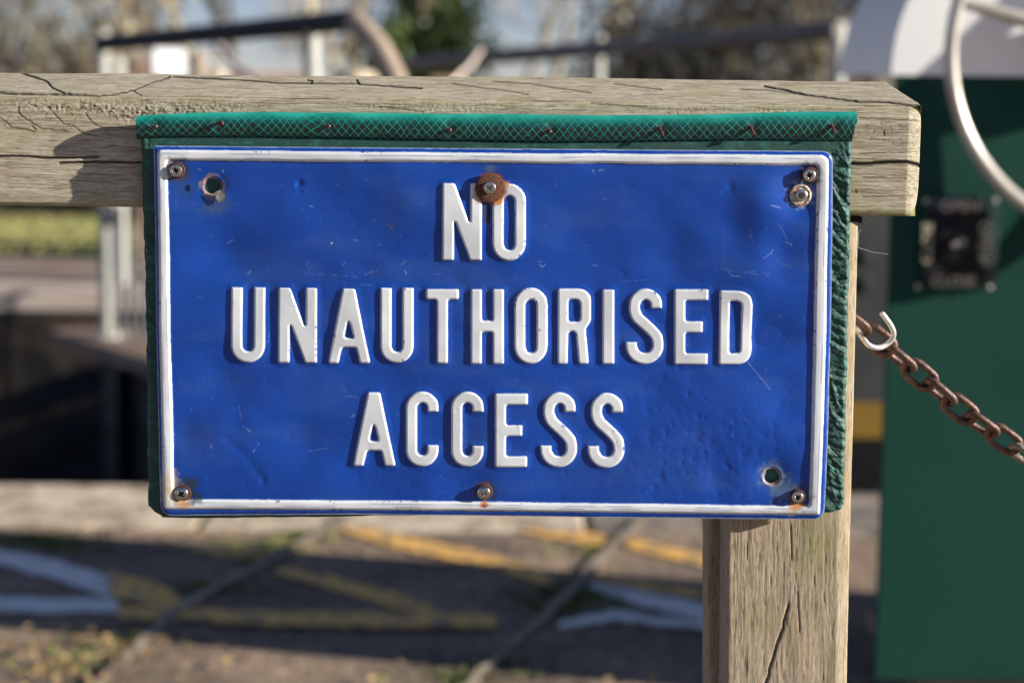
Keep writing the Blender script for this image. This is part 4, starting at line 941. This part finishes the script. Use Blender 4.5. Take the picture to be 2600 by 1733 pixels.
strip('painted_line', [(1590, 1375, 10), (1690, 1400, 15), (1800, 1424, 15)], 0, Yl, seed=8)
strip('painted_line', [(700, 1445, 8), (850, 1480, 18), (1000, 1520, 20), (1110, 1553, 12)], 0, Yl, .0046, seed=9)
strip('painted_line', [(1490, 1480, 8), (1600, 1508, 20), (1800, 1556, 24), (2000, 1600, 26)], 0, W_, seed=10)
strip('painted_line', [(1420, 1585, 10), (1560, 1560, 12), (1800, 1590, 10)], 0, W_, .0044, seed=11)
strip('painted_line', [(1490, 1462, 6), (1620, 1480, 9), (1800, 1512, 9)], 0, Yl, .0088, seed=12)
J = M['joint']
def jstrip(pts, hw, seed):
    r_ = random.Random(seed); A = []; B = []
    for (a_, b_), (c_, d_) in zip(pts[:-1], pts[1:]):
        for k in range(6):
            s_ = k/6; x_ = a_+(c_-a_)*s_; y_ = b_+(d_-b_)*s_; A.append((x_-hw+r_.uniform(-3, 3), y_)); B.append((x_+hw+r_.uniform(-3, 3), y_))
    A.append((pts[-1][0]-hw*.8, pts[-1][1])); B.append((pts[-1][0]+hw*.8, pts[-1][1])); mark('paving_joint', A+B[::-1], J, .0125)
jstrip([(230, 1760), (446, 1546), (560, 1480), (720, 1400), (900, 1300)], 17, 1)
jstrip([(1150, 1790), (1220, 1703), (1370, 1570), (1492, 1455), (1560, 1380), (1640, 1310)], 14, 2)
# grass tufts and moss in the joints
def tuft(px, py, r, n, mat):
    c = G(px, py); V = []; 
    for k in range(n):
        a0 = random.uniform(0, 6.28); d = abs(random.gauss(0, r)); p = c+Vector((math.cos(a0)*d*1.8, math.sin(a0)*d, 0)); hh = random.uniform(.003, .016); s_ = random.uniform(.003, .007); an_ = random.uniform(0, 3.14)
        e_ = Vector((math.cos(an_), math.sin(an_), 0))*s_; V += [p-e_, p+e_, p+Vector((random.gauss(0, .008), random.gauss(0, .008), hh))]
    return V
V = []
for px, py, r_, n in [(70, 1374, .05, 260), (110, 1368, .03, 120), (190, 1390, .035, 120), (690, 1385, .04, 200), (760, 1360, .03, 100), (530, 1490, .035, 160), (650, 1425, .03, 90), (1440, 1510, .05, 320), (1420, 1545, .04, 160), (1470, 1480, .03, 100), (1490, 1400, .03, 60), (340, 1620, .04, 60), (170, 1690, .05, 90), (1260, 1680, .03, 60), (200, 1640, .04, 40), (500, 1310, .03, 30), (1180, 1722, .04, 120)]: V += tuft(px, py, r_, n, None)
me = mesh_np('moss', np.array([tuple(v) for v in V]), np.arange(len(V)).reshape(-1, 3), False); tag(link('moss', me, M['moss']), kind='stuff')
# fallen leaves, uncountable litter
V = []; F = []
for k in range(430):
    if random.random() < .5: px = random.gauss(230, 150); py = random.gauss(1660, 50)
    elif random.random() < .5: px = random.gauss(560, 300); py = random.gauss(1350, 40)
    else: px = random.uniform(-100, 2000); py = random.uniform(1255, 1760)
    if py < 1252: continue
    c = G(px, py, .014); s_ = random.uniform(.004, .013); a0 = random.uniform(0, 6.28); e1 = Vector((math.cos(a0), math.sin(a0), random.uniform(-.2, .3)))*s_; e2 = Vector((-math.sin(a0), math.cos(a0), random.uniform(-.2, .3)))*s_*.6
    n = len(V); V += [c-e1, c-e2, c+e1, c+e2+Vector((0, 0, .004))]; F.append((n, n+1, n+2, n+3))
me = bpy.data.meshes.new('fallen_leaves'); me.from_pydata([tuple(v) for v in V], [], F); me.update(); tag(link('fallen_leaves', me, M['leaf']), kind='stuff')

# ================================================================== GREEN CONTROL CABINET
Yc = 1.72; bl_ = P(2232, 1728, Yc)
cab = empty('control_cabinet', Vector((bl_.x+.4, Yc+.15, 0)), 'dark green lock control cabinet with white domed hood right of the wooden post', 'cabinet')
ztop = P(2264, 190, Yc).z; xl0 = P(2246, 900, Yc).x; xr0 = xl0+.86
mb = MB(); dpt = .54
vs = [(xl0, Yc, .04), (xr0, Yc, .04), (xr0-.03, Yc+dpt, .04), (xl0+.14, Yc+dpt, .04)]; vs += [(a_, b_, ztop) for a_, b_, _ in vs]
mb.add(vs, [(3, 2, 1, 0), (4, 5, 6, 7), (0, 1, 5, 4), (1, 2, 6, 5), (2, 3, 7, 6), (3, 0, 4, 7)]); mb.build('cabinet_body', M['green'], cab, bevel=.004, smooth=False)
mb = MB(); mb.box((xl0+.46, Yc+.24, .02), (.76, .44, .04)); mb.build('plinth', M['beamwood'], cab, smooth=False)
# hood: barrel shaped, front edge curve to front plane, deep to the back-left
nF = 24; fr = []; bk = []
pf = [(2262, 191), (2266, 150), (2271, 118), (2279, 80), (2290, 42), (2306, 4), (2335, -50), (2375, -105), (2430, -165), (2500, -210), (2600, -245), (2800, -265)]
fz = [P(a_, b_, Yc-.004) for a_, b_ in pf]; xm = xl0+.43
fz2 = [Vector((2*xm-v_.x, v_.y, v_.z)) for v_ in fz][::-1]; fr = fz+fz2; dep = .50
pb = [(2128, 191), (2133, 150), (2141, 115), (2150, 78), (2165, 38), (2185, 0), (2215, -50), (2255, -100), (2310, -150), (2385, -190), (2480, -222), (2640, -240)]
bz = [P(a_, b_, Yc+dep) for a_, b_ in pb]; bz2 = [Vector((2*xm-v_.x, v_.y, v_.z)) for v_ in bz][::-1]; bk = bz+bz2
n = len(fr); mb = MB(); mb.add(fr+bk, [tuple(range(n)), tuple(range(2*n-1, n-1, -1))]+[(i, i+n, i+1+n, i+1) for i in range(n-1)]+[(0, n-1, 2*n-1, n)])
mb.build('hood', M['white'], cab)
# switch panel
pc0 = P(2437, 612, Yc); pw = (P(2530, 612, Yc).x-P(2342, 612, Yc).x); phh = P(2437, 500, Yc).z-P(2437, 728, Yc).z
mb = MB(); mb.box(pc0+Vector((0, -.006, 0)), (pw, .012, phh)); pnl = mb.build('switch_panel', M['clear_edge'], cab, bevel=.003)
mb = MB(); mb.box(pc0+Vector((-.008, -.0135, -.006)), (pw-.022, .003, phh-.026)); mb.build('panel_face', M['black'], pnl, smooth=False)
mb = MB(); mb.lathe(pc0+Vector((-.012, -.015, -.002)), (0, -1, 0), [(.032, 0), (.030, .006), (.014, .008), (.012, .024), (.008, .026)], 24); mb.build('switch_dial', M['black'], pnl)
mb = MB(); kp_ = P(2410, 617, Yc); mb.lathe(kp_+Vector((0, -.035, 0)), (0, -1, 0), [(.004, -.006), (.007, 0), (.007, .004), (.004, .007)], 16); mb.build('switch_knob', M['knob'], pnl)
def label_text(s, px, py, size, rot=0):
    cu = bpy.data.curves.new('lettering', 'FONT'); cu.body = s; cu.size = size; cu.align_x = 'CENTER'; cu.align_y = 'CENTER'; cu.extrude = .0006
    o = bpy.data.objects.new('lettering_tmp', cu); COL.objects.link(o); p = P(px, py, Yc); p.y -= .0158
    o.matrix_world = Matrix.Translation(p) @ Matrix.Rotation(R(90), 4, 'X') @ Matrix.Rotation(R(rot), 4, 'Z')
    bpy.context.view_layer.update(); dg_ = bpy.context.evaluated_depsgraph_get(); me = bpy.data.meshes.new_from_object(o.evaluated_get(dg_)); me.transform(o.matrix_world)
    bpy.data.objects.remove(o); me.name = 'lettering'; me.materials.clear(); link('lettering', me, M['letter_paint'], pnl)
label_text('OPEN', 2432, 523, .024); label_text('CLOSE', 2415, 713, .024); label_text('OPEN', 2492, 610, .024, -90); label_text('CLOSE', 2350, 615, .022, 90)
for a_, b_ in [(2345, 508), (2520, 508), (2325, 725), (2507, 727), (2494, 665)]:
    mb = MB(); mb.lathe(P(a_, b_, Yc)+Vector((0, -.014, 0)), (0, -1, 0), [(.0035, 0), (.0035, .001), (.002, .002)], 12); mb.build('panel_screw', M['knob'], pnl)

# hand wheel on the cabinet front
GAP = .087; Yw = Yc-GAP
wc = P(2884, 132, Yw); rimp = P(2414, 132, Yw); RW = wc.x-rimp.x
wheel = empty('hand_wheel', wc, 'large cream painted spoked hand wheel fixed on the front of the green cabinet', 'wheel')
mb = MB(); torus_link(mb, [wc+Vector((math.cos(2*math.pi*k/96)*RW, 0, math.sin(2*math.pi*k/96)*RW)) for k in range(96)], .0108, 14); mb.build('rim', M['wheel'], wheel)
mb = MB(); mb.lathe(wc+Vector((0, GAP-.002, 0)), (0, -1, 0), [(.075, 0), (.075, .05), (.05, .06), (.045, GAP+.03), (.02, GAP+.04)], 28); mb.build('hub', M['wheel'], wheel)
for k in range(3):
    an_ = R([165, 47, -76][k]); d = Vector((math.cos(an_), 0, math.sin(an_)))
    mb = MB(); mb.tube([wc+d*.03, wc+d*.15, wc+d*(RW-.004)], [.016, .0125, .0095], 12); mb.build('spoke', M['wheel'], wheel)

# ================================================================== RAILINGS OF THE LOCK GATES
def railing(name, A, B, zr, posts, label, rr=.026, curve_end=False, dark=M['darkrail'], base=.08, postmat=M['galv'], split=0):
    r_ = empty(name, Vector((A.x, A.y, base)), label, 'railing', 'railings on the lock gate walkways')
    d = B-A; L = d.length; d.normalize()
    mb = MB(); pts = [Vector((A.x, A.y, zr)), Vector((A.x, A.y, zr))+(B-A)*.5, Vector((B.x, B.y, zr))]
    mb.tube(pts, rr, 12); mb.build('handrail', dark, r_)
    mb = MB(); mb.tube([Vector((A.x, A.y, base+.58)), Vector((B.x, B.y, base+.58))], .020, 10); mb.build('mid_rail', M['bars'], r_)
    for k, pp_ in enumerate(posts):
        p = A.lerp(B, fracpx(A, B, pp_)); hh = zr+(.055 if k == 0 else .02)
        mb = MB(); mb.tube([Vector((p.x, p.y, base)), Vector((p.x, p.y, base+.5)), Vector((p.x, p.y, hh))], [.032, .030, .026], 14)
        mb.lathe((p.x, p.y, base), (0, 0, 1), [(.07, 0), (.07, .015), (.045, .02)], 14); mb.lathe((p.x, p.y, base+.58), (0, 0, 1), [(.055, -.05), (.06, 0), (.055, .05)], 14); mb.build('railing_post', postmat, r_)
    nb = int(L/.09)
    for k in range(1, nb):
        p = A+(B-A)*(k/nb); mb = MB(); mb.tube([Vector((p.x, p.y, base+.01)), Vector((p.x, p.y, base+.57))], .008, 6); mb.build('baluster', M['bars'], r_)
    return r_
def fracpx(A, B, px):
    lo, hi = 0.0, 1.0
    for _ in range(40):
        m_ = (lo+hi)/2; q_ = proj(np.array([tuple(A.lerp(B, m_)+Vector((0, 0, 1)))]))[0][0]
        if q_ < px: lo = m_
        else: hi = m_
    return lo
def atd(px, dist): # ground point under pixel column at distance from camera
    p = P(px, 500, CAMLOC.y+dist); return Vector((p.x, p.y, 0))
A1 = atd(262, 7.15); B1 = atd(900, 5.35)
r1 = railing('railing', A1, B1, 1.255, [264, 792], 'dark handrail with curved tan end on pale posts, behind the left half of the rail', .034)
# tan swept end of the first handrail
t1 = (B1-A1).normalized(); e0 = Vector((B1.x, B1.y, 1.255)); pts = [e0]
for px, py, dd in [(930, 84, 5.30), (955, 110, 5.27), (978, 145, 5.24), (1000, 190, 5.2), (1020, 240, 5.18), (1040, 320, 5.15), (1075, 480, 5.1), (1110, 650, 5.05)]: pts.append(P(px, py, CAMLOC.y+dd))
mb = MB(); mb.tube(pts, [.034]*9, 12); mb.build('swept_end', M['tanrail'], r1)
A2 = atd(1040, 9.3); B2 = atd(2125, 5.75)
r2 = railing('railing', A2, B2, 1.262, [1516, 2122], 'brown and dark handrail with balusters rising to the right behind the rail', .034, dark=M['brownrail'])
# walkways of the gates
def walkway(name, A, B, base, label, wd=.35):
    d = (B-A); L = d.length; d.normalize(); rot = Matrix.Rotation(math.atan2(d.y, d.x), 3, 'Z')
    g = empty(name, Vector(((A.x+B.x)/2, (A.y+B.y)/2, -1.3)), label, 'lock gate', 'timber lock gates in the chamber')
    c = (A+B)/2; nrm_ = Vector((-d.y, d.x, 0))
    mb = MB(); mb.box(Vector((c.x, c.y, base-.03))+nrm_*.05, (L+.3, wd, .06), rot); mb.build('walkway', M['beamwood'], g, smooth=False)
    mb = MB(); mb.box(Vector((c.x, c.y, -.75))+nrm_*.12, (L+.1, .12, 1.4), rot); mb.build('gate_leaf', M['lockwall'], g, smooth=False)
    for k in range(4):
        p = A+(B-A)*(.08+.28*k); mb = MB(); mb.box(Vector((p.x, p.y, -.7))+nrm_*.03, (.16, .06, 1.3), rot); mb.build('gate_beam', M['lockwall'], g, smooth=False)
E1 = A1-(B1-A1).normalized()*.15
walkway('lock_gate', E1, B1, .08, 'brown timber lock gate whose walkway carries the left railing')
walkway('lock_gate', A2, B2, .08, 'brown timber lock gate under the right hand railing')
# grey steel column with yellow band seen between post and cabinet
Dk = 5.6; Yk = CAMLOC.y+Dk; xa = P(2150, 800, Yk).x; xb = P(2262, 800, Yk).x
st = empty('steel_column', Vector(((xa+xb)/2, Yk, -1.3)), 'grey steel column with a yellow band seen between the post and the green cabinet', 'column')
zt_ = P(2200, 470, Yk).z; z1 = P(2200, 1022, Yk).z; z2 = P(2200, 1112, Yk).z; xc = (xa+xb)/2
mb = MB(); mb.box((xc, Yk+.1, (z1+zt_)/2), (xb-xa, .2, zt_-z1)); cb = mb.build('column_body', M['greypaint'], st, bevel=.006, smooth=False)
mb = MB(); mb.box((xc, Yk+.1, (z1+z2)/2), (xb-xa+.006, .21, z1-z2)); mb.build('yellow_band', M['yellow'], st, bevel=.004, smooth=False)
mb = MB(); mb.box((xc, Yk+.1, (z2-1.3)/2), (xb-xa-.02, .2, z2+1.3)); mb.build('column_foot', M['black'], st, smooth=False)
for b_ in (652, 722):
    mb = MB(); mb.lathe(P(2186, b_, Yk), (0, -1, 0), [(.03, 0), (.03, .008), (.015, .016)], 16); mb.build('bolt', M['black'], cb)

# ================================================================== THINGS ON THE FAR BANK
def bankbox(name, px0, px1, py, dist, mat, label, cat, dep=.2, bev=.02, zb_=0.0, part='panel'):
    Yb = CAMLOC.y+dist; a_ = P(px0, py, Yb); b_ = P(px1, py, Yb)
    o = MB(); o.box(((a_.x+b_.x)/2, Yb+dep/2, (a_.z+zb_)/2), (b_.x-a_.x, dep, a_.z-zb_)); return o, a_, b_, Yb
# white notice board on two legs
Yb = CAMLOC.y+10.9; a_ = P(378, 124, Yb); b_ = P(474, 196, Yb)
nb_ = empty('notice_board', Vector(((a_.x+b_.x)/2, Yb, 0)), 'bright white board on short legs behind the dark handrail at upper left', 'board')
mb = MB(); mb.box(((a_.x+b_.x)/2, Yb, (a_.z+b_.z)/2), (b_.x-a_.x, .05, a_.z-b_.z), Matrix.Rotation(R(42), 3, 'Z')); mb.build('panel', M['whitebox'], nb_, bevel=.01, smooth=False)
for s_ in (-1, 1):
    mb = MB(); mb.box(((a_.x+b_.x)/2+s_*.07, Yb+s_*.06, b_.z/2), (.03, .03, b_.z)); mb.build('leg', M['galv'], nb_, smooth=False)
mb, *_ = bankbox('low_wall', 336, 385, 152, 11.6, None, '', ''); tag(mb.build('brick_pier', M['brickwall'], bevel=.02, smooth=False), 'orange brown brick pier left of the white board', 'pier')
mb, *_ = bankbox('low_wall', 540, 770, 184, 12.4, None, '', '', dep=.3); tag(mb.build('brick_wall', M['brickwall'], bevel=.02, smooth=False), 'low pinkish brick wall between the white board and the pale post', 'wall')
mb, *_ = bankbox('low_wall', 478, 560, 178, 11.9, None, '', '', dep=.3); tag(mb.build('stone_block', M['stone'], bevel=.02, smooth=False), 'pale stone block right of the white board', 'block')
mb, *_ = bankbox('low_wall', 1090, 1180, 196, 12.4, None, '', '', dep=.3); tag(mb.build('brick_wall', M['brickwall'], bevel=.02, smooth=False), 'low brick wall just right of the swept handrail end', 'wall')
def bollard(px, py, dist, r_, mat, label):
    Yb = CAMLOC.y+dist; p = P(px, py, Yb); mb = MB()
    mb.lathe((p.x, Yb, 0), (0, 0, 1), [(r_*1.1, 0), (r_, .1), (r_*.92, p.z-r_*.8), (r_*.98, p.z-r_*.5), (r_*.75, p.z-.1*r_), (r_*.3, p.z)], 20)
    tag(mb.build('bollard', mat), label, 'bollard', 'pale bollards on the far bank')
bollard(298, 146, 10.4, .045, M['galv'], 'slim pale grey bollard between the end post and the brick pier')
bollard(505, 128, 10.6, .045, M['tanrail'], 'slim tan bollard just right of the white board')
bollard(905, 178, 10.5, .14, simple('buff_bollard', (.58, .47, .33), (.45, .36, .25), .8, 0, 5, .2), 'broad buff round topped bollard inside the swept handrail end')
# sloping paddle rods, sun glints put into their pale colour
def rod(pts, r_, label):
    mb = MB(); mb.tube(pts, r_, 10); tag(mb.build('paddle_rod', simple('glint_bright_rod', (.95, .82, .72), (.70, .52, .42), .22, .3, 20, .1), None), label, 'rod', 'sloping paddle rods painted as sun glints')
rod([P(548, 108, CAMLOC.y+6.6), P(575, 142, CAMLOC.y+6.5), P(605, 172, CAMLOC.y+6.4), P(660, 205, CAMLOC.y+6.3), P(700, 260, CAMLOC.y+6.2)], .014, 'rod painted bright as a sun glint, sloping down right below the left handrail')
rod([P(1222, 126, CAMLOC.y+7.4), P(1195, 165, CAMLOC.y+7.3), P(1150, 205, CAMLOC.y+7.2), P(1080, 290, CAMLOC.y+7.1)], .010, 'rod painted pale as a sun glint, sloping down left below the right handrail')

# ================================================================== TREES AND SHRUBS
def branch(mb, p, d, L, r_, depth, rnd, tips, spread=.5, up=.15, n=5, wig=.10):
    pts = [p]; rs = [r_]; q = p.copy(); dd = d.copy(); k = 4
    for i in range(k):
        dd = (dd+Vector((rnd.gauss(0, wig), rnd.gauss(0, wig), rnd.gauss(0, wig)+up*.2))).normalized(); q = q+dd*(L/k); pts.append(q.copy()); rs.append(r_*(1-.6*(i+1)/k))
    mb.tube(pts, rs, n, cap=False)
    if depth <= 0: tips += pts[2:]; return
    for j in range(rnd.choice([3, 4, 4])):
        t_ = rnd.uniform(.3, 1.0); i = min(int(t_*k), k-1); s_ = pts[i].lerp(pts[i+1], t_*k-i)
        nd_ = (dd+Vector((rnd.gauss(0, spread), rnd.gauss(0, spread), rnd.gauss(0, spread)+up))).normalized()
        branch(mb, s_, nd_, L*rnd.uniform(.5, .75), r_*.5, depth-1, rnd, tips, spread, up, max(3, n-1), wig)
def leaves(tips, n_per, rad, size, rnd):
    T_ = np.array([tuple(t_) for t_ in tips]); N = len(T_)*n_per; r_ = np.random.default_rng(rnd)
    c = np.repeat(T_, n_per, 0)+r_.normal(0, rad, (N, 3)); a_ = r_.normal(0, 1, (N, 3)); a_ /= np.linalg.norm(a_, axis=1)[:, None]
    b_ = np.cross(a_, r_.normal(0, 1, (N, 3))); b_ /= np.linalg.norm(b_, axis=1)[:, None]; s_ = r_.uniform(.5, 1.2, (N, 1))*size
    return np.stack([c-a_*s_, c-b_*s_*.6, c+a_*s_, c+b_*s_*.6], 1).reshape(-1, 3), np.arange(4*N).reshape(-1, 4)
def twigs(tips, n_per, L, w_, rnd, lean=(0, 0, .5)):
    T_ = np.array([tuple(t_) for t_ in tips]); N = len(T_)*n_per; r_ = np.random.default_rng(rnd)
    c = np.repeat(T_, n_per, 0)+r_.normal(0, .12, (N, 3)); a_ = r_.normal(0, .6, (N, 3))+np.array(lean); a_ /= np.linalg.norm(a_, axis=1)[:, None]
    b_ = np.cross(a_, r_.normal(0, 1, (N, 3))); b_ /= np.linalg.norm(b_, axis=1)[:, None]; l_ = r_.uniform(.4, 1.3, (N, 1))*L
    return np.stack([c, c+b_*w_, c+a_*l_], 1).reshape(-1, 3), np.arange(3*N).reshape(-1, 3)
def tree(name, px, dist, H, kind, label, seed, group, lean=(0, 0), rt=.12, L0=None):
    rnd = random.Random(seed); base = P(px, 500, CAMLOC.y+dist); base.z = 0; g = empty(name, base, label, 'tree' if 'tree' in name else 'shrub', group)
    mb = MB(); tips = []
    if kind == 'bare':
        branch(mb, base.copy(), Vector((lean[0], lean[1], 1)).normalized(), H, rt, 3, rnd, tips, .42, .25, 7, .05); mb.build('trunk', M['palebark'] if seed % 2 else M['bark'], g)
        V, F = twigs(tips, 10, .6, .016, seed); link('crown', mesh_np('crown', V, F, False), M['twig'], g)
    elif kind == 'bush':
        for k in range(6): branch(mb, base+Vector((rnd.gauss(0, .25), rnd.gauss(0, .25), 0)), Vector((rnd.gauss(0, .4)+lean[0], rnd.gauss(0, .4), 1)).normalized(), H*.55, .035, 2, rnd, tips, .6, .2, 5, .15)
        mb.build('trunk', M['bark'], g)
        mt = {0: M['olive'], 1: M['darkbrush'], 2: M['twig']}[int(rt)]
        V, F = leaves(tips, 4 if int(rt) == 0 else 10, .17, .05, seed); link('crown', mesh_np('crown', V, F, False), mt, g)
    else:
        mb.tube([base, base+Vector((0, 0, H*.5)), base+Vector((.1, 0, H))], [.16, .12, .03], 8)
        for k in range(46):
            zz = rnd.uniform(.04, .98)*H; rr_ = (1-zz/H)*H*.05+.25; an_ = rnd.uniform(0, 6.28); p = base+Vector((0, 0, zz)); q = p+Vector((math.cos(an_)*rr_, math.sin(an_)*rr_, rnd.uniform(-.25, .3)))
            mb.tube([p, p.lerp(q, .6), q], [.035, .02, .008], 5); tips += [p.lerp(q, t_) for t_ in (.12, .35, .55, .75, .9, 1)]
        mb.build('trunk', M['bark'], g); V, F = leaves(tips, 90, .17, .065, seed); link('crown', mesh_np('crown', V, F, False), M['ever'], g)
    return g
sp = 'leafless saplings behind the lock'
# left: olive-brown bushes
tree('bush', -60, 19, 3.6, 'bush', 'tall olive brown bush at the far left edge', 1, 'bushes beyond the lock', rt=0)
tree('bush', 80, 18.5, 3.3, 'bush', 'olive bush behind the left end of the rail', 2, 'bushes beyond the lock', rt=0)
tree('bush', 190, 21, 2.3, 'bush', 'low brown bush left of the end post of the railing', 3, 'bushes beyond the lock', rt=2)
tree('bush', 60, 17.5, 1.5, 'bush', 'low orange brown bush over the left end of the rail', 4, 'bushes beyond the lock', rt=2)
tree('bush', 300, 24, 2.0, 'bush', 'low thin bush behind the white board', 5, 'bushes beyond the lock', rt=2)
for i, (px, dist, H, ln) in enumerate([(250, 27, 3.6, .2), (420, 24, 3.8, -.15), (520, 27, 4.0, -.30), (640, 22, 3.8, -.42), (700, 26, 4.0, -.35), (800, 20, 4.2, -.02), (880, 24, 3.6, .1), (930, 28, 3.8, -.2), (350, 30, 4, .1)]):
    tree('bare_tree', px, dist, H, 'bare', ['leafless tree leaning right, leftmost of the bare trees', 'leafless tree above the white board', 'thin leaning tree right of the white board', 'strongly left leaning tree with pale bark', 'second left leaning tree before the upright pale one', 'upright pale trunk above the middle railing post', 'brownish bare tree above the curved handrail', 'slender bare tree left of the evergreen', 'distant bare tree behind the left railing'][i], 10+i, sp, (ln, 0), .085)
tree('evergreen_tree', 1072, 17, 5.5, 'ever', 'dense dark evergreen tree above the swept handrail end', 41, None)
for i, (px, dist, H, ln) in enumerate([(1240, 26, 3.8, .35), (1330, 28, 4, .42), (1420, 24, 3.8, .3), (1510, 27, 4, .3), (1570, 21, 3.8, .1), (1640, 25, 4, -.1)]):
    tree('bare_tree', px, dist, H, 'bare', ['pale bare tree leaning right beside the evergreens', 'bare tree leaning right, second from the evergreens', 'bare tree leaning right, third from the evergreens', 'bare tree left of the pale railing post', 'brown bare tree just right of the pale railing post', 'thin bare tree before the dark hedge'][i], 60+i, sp, (ln, 0), .07)
tree('bush', 1650, 24, 2.6, 'bush', 'small dark bush at the left end of the dark hedge', 80, 'dark bushes on the right', rt=1)
for i, (px, dist, H, lb) in enumerate([(1740, 19, 2.4, 'dark bush behind the right railing, left of the densest part'), (1850, 18, 3.0, 'dark bush in the middle of the hedge on the right'), (1950, 19, 3.8, 'tall dark bush near the white hood'), (2050, 17, 4.0, 'tallest dark bush directly left of the white hood'), (2150, 18, 3.8, 'dark bush partly hidden by the white hood'), (1900, 16, 1.6, 'low dark bush under the right handrail'), (1700, 17, 1.5, 'low dark bush right of the pale railing post')]):
    tree('bush', px, dist, H, 'bush', lb, 90+i, 'dark bushes on the right', rt=1)
# leaf-strewn hedge bank closing the view at the foot of the trees
N = 16000; hx_ = rng.uniform(-14, 14, N); hy_ = rng.uniform(17.2, 21, N); hz_ = np.abs(rng.normal(0, .28, N))
c_ = np.stack([hx_, hy_, hz_], 1); a1 = rng.normal(0, .05, (N, 3)); b1_ = rng.normal(0, .05, (N, 3))
me = mesh_np('undergrowth', np.stack([c_-a1, c_-b1_, c_+a1, c_+b1_], 1).reshape(-1, 3), np.arange(4*N).reshape(-1, 4), False)
tag(link('undergrowth', me, simple('bramble_leaves', (.20, .11, .07), (.09, .07, .04), .9, 0, .8, 0)), kind='stuff')
print('objects', len(bpy.data.objects))
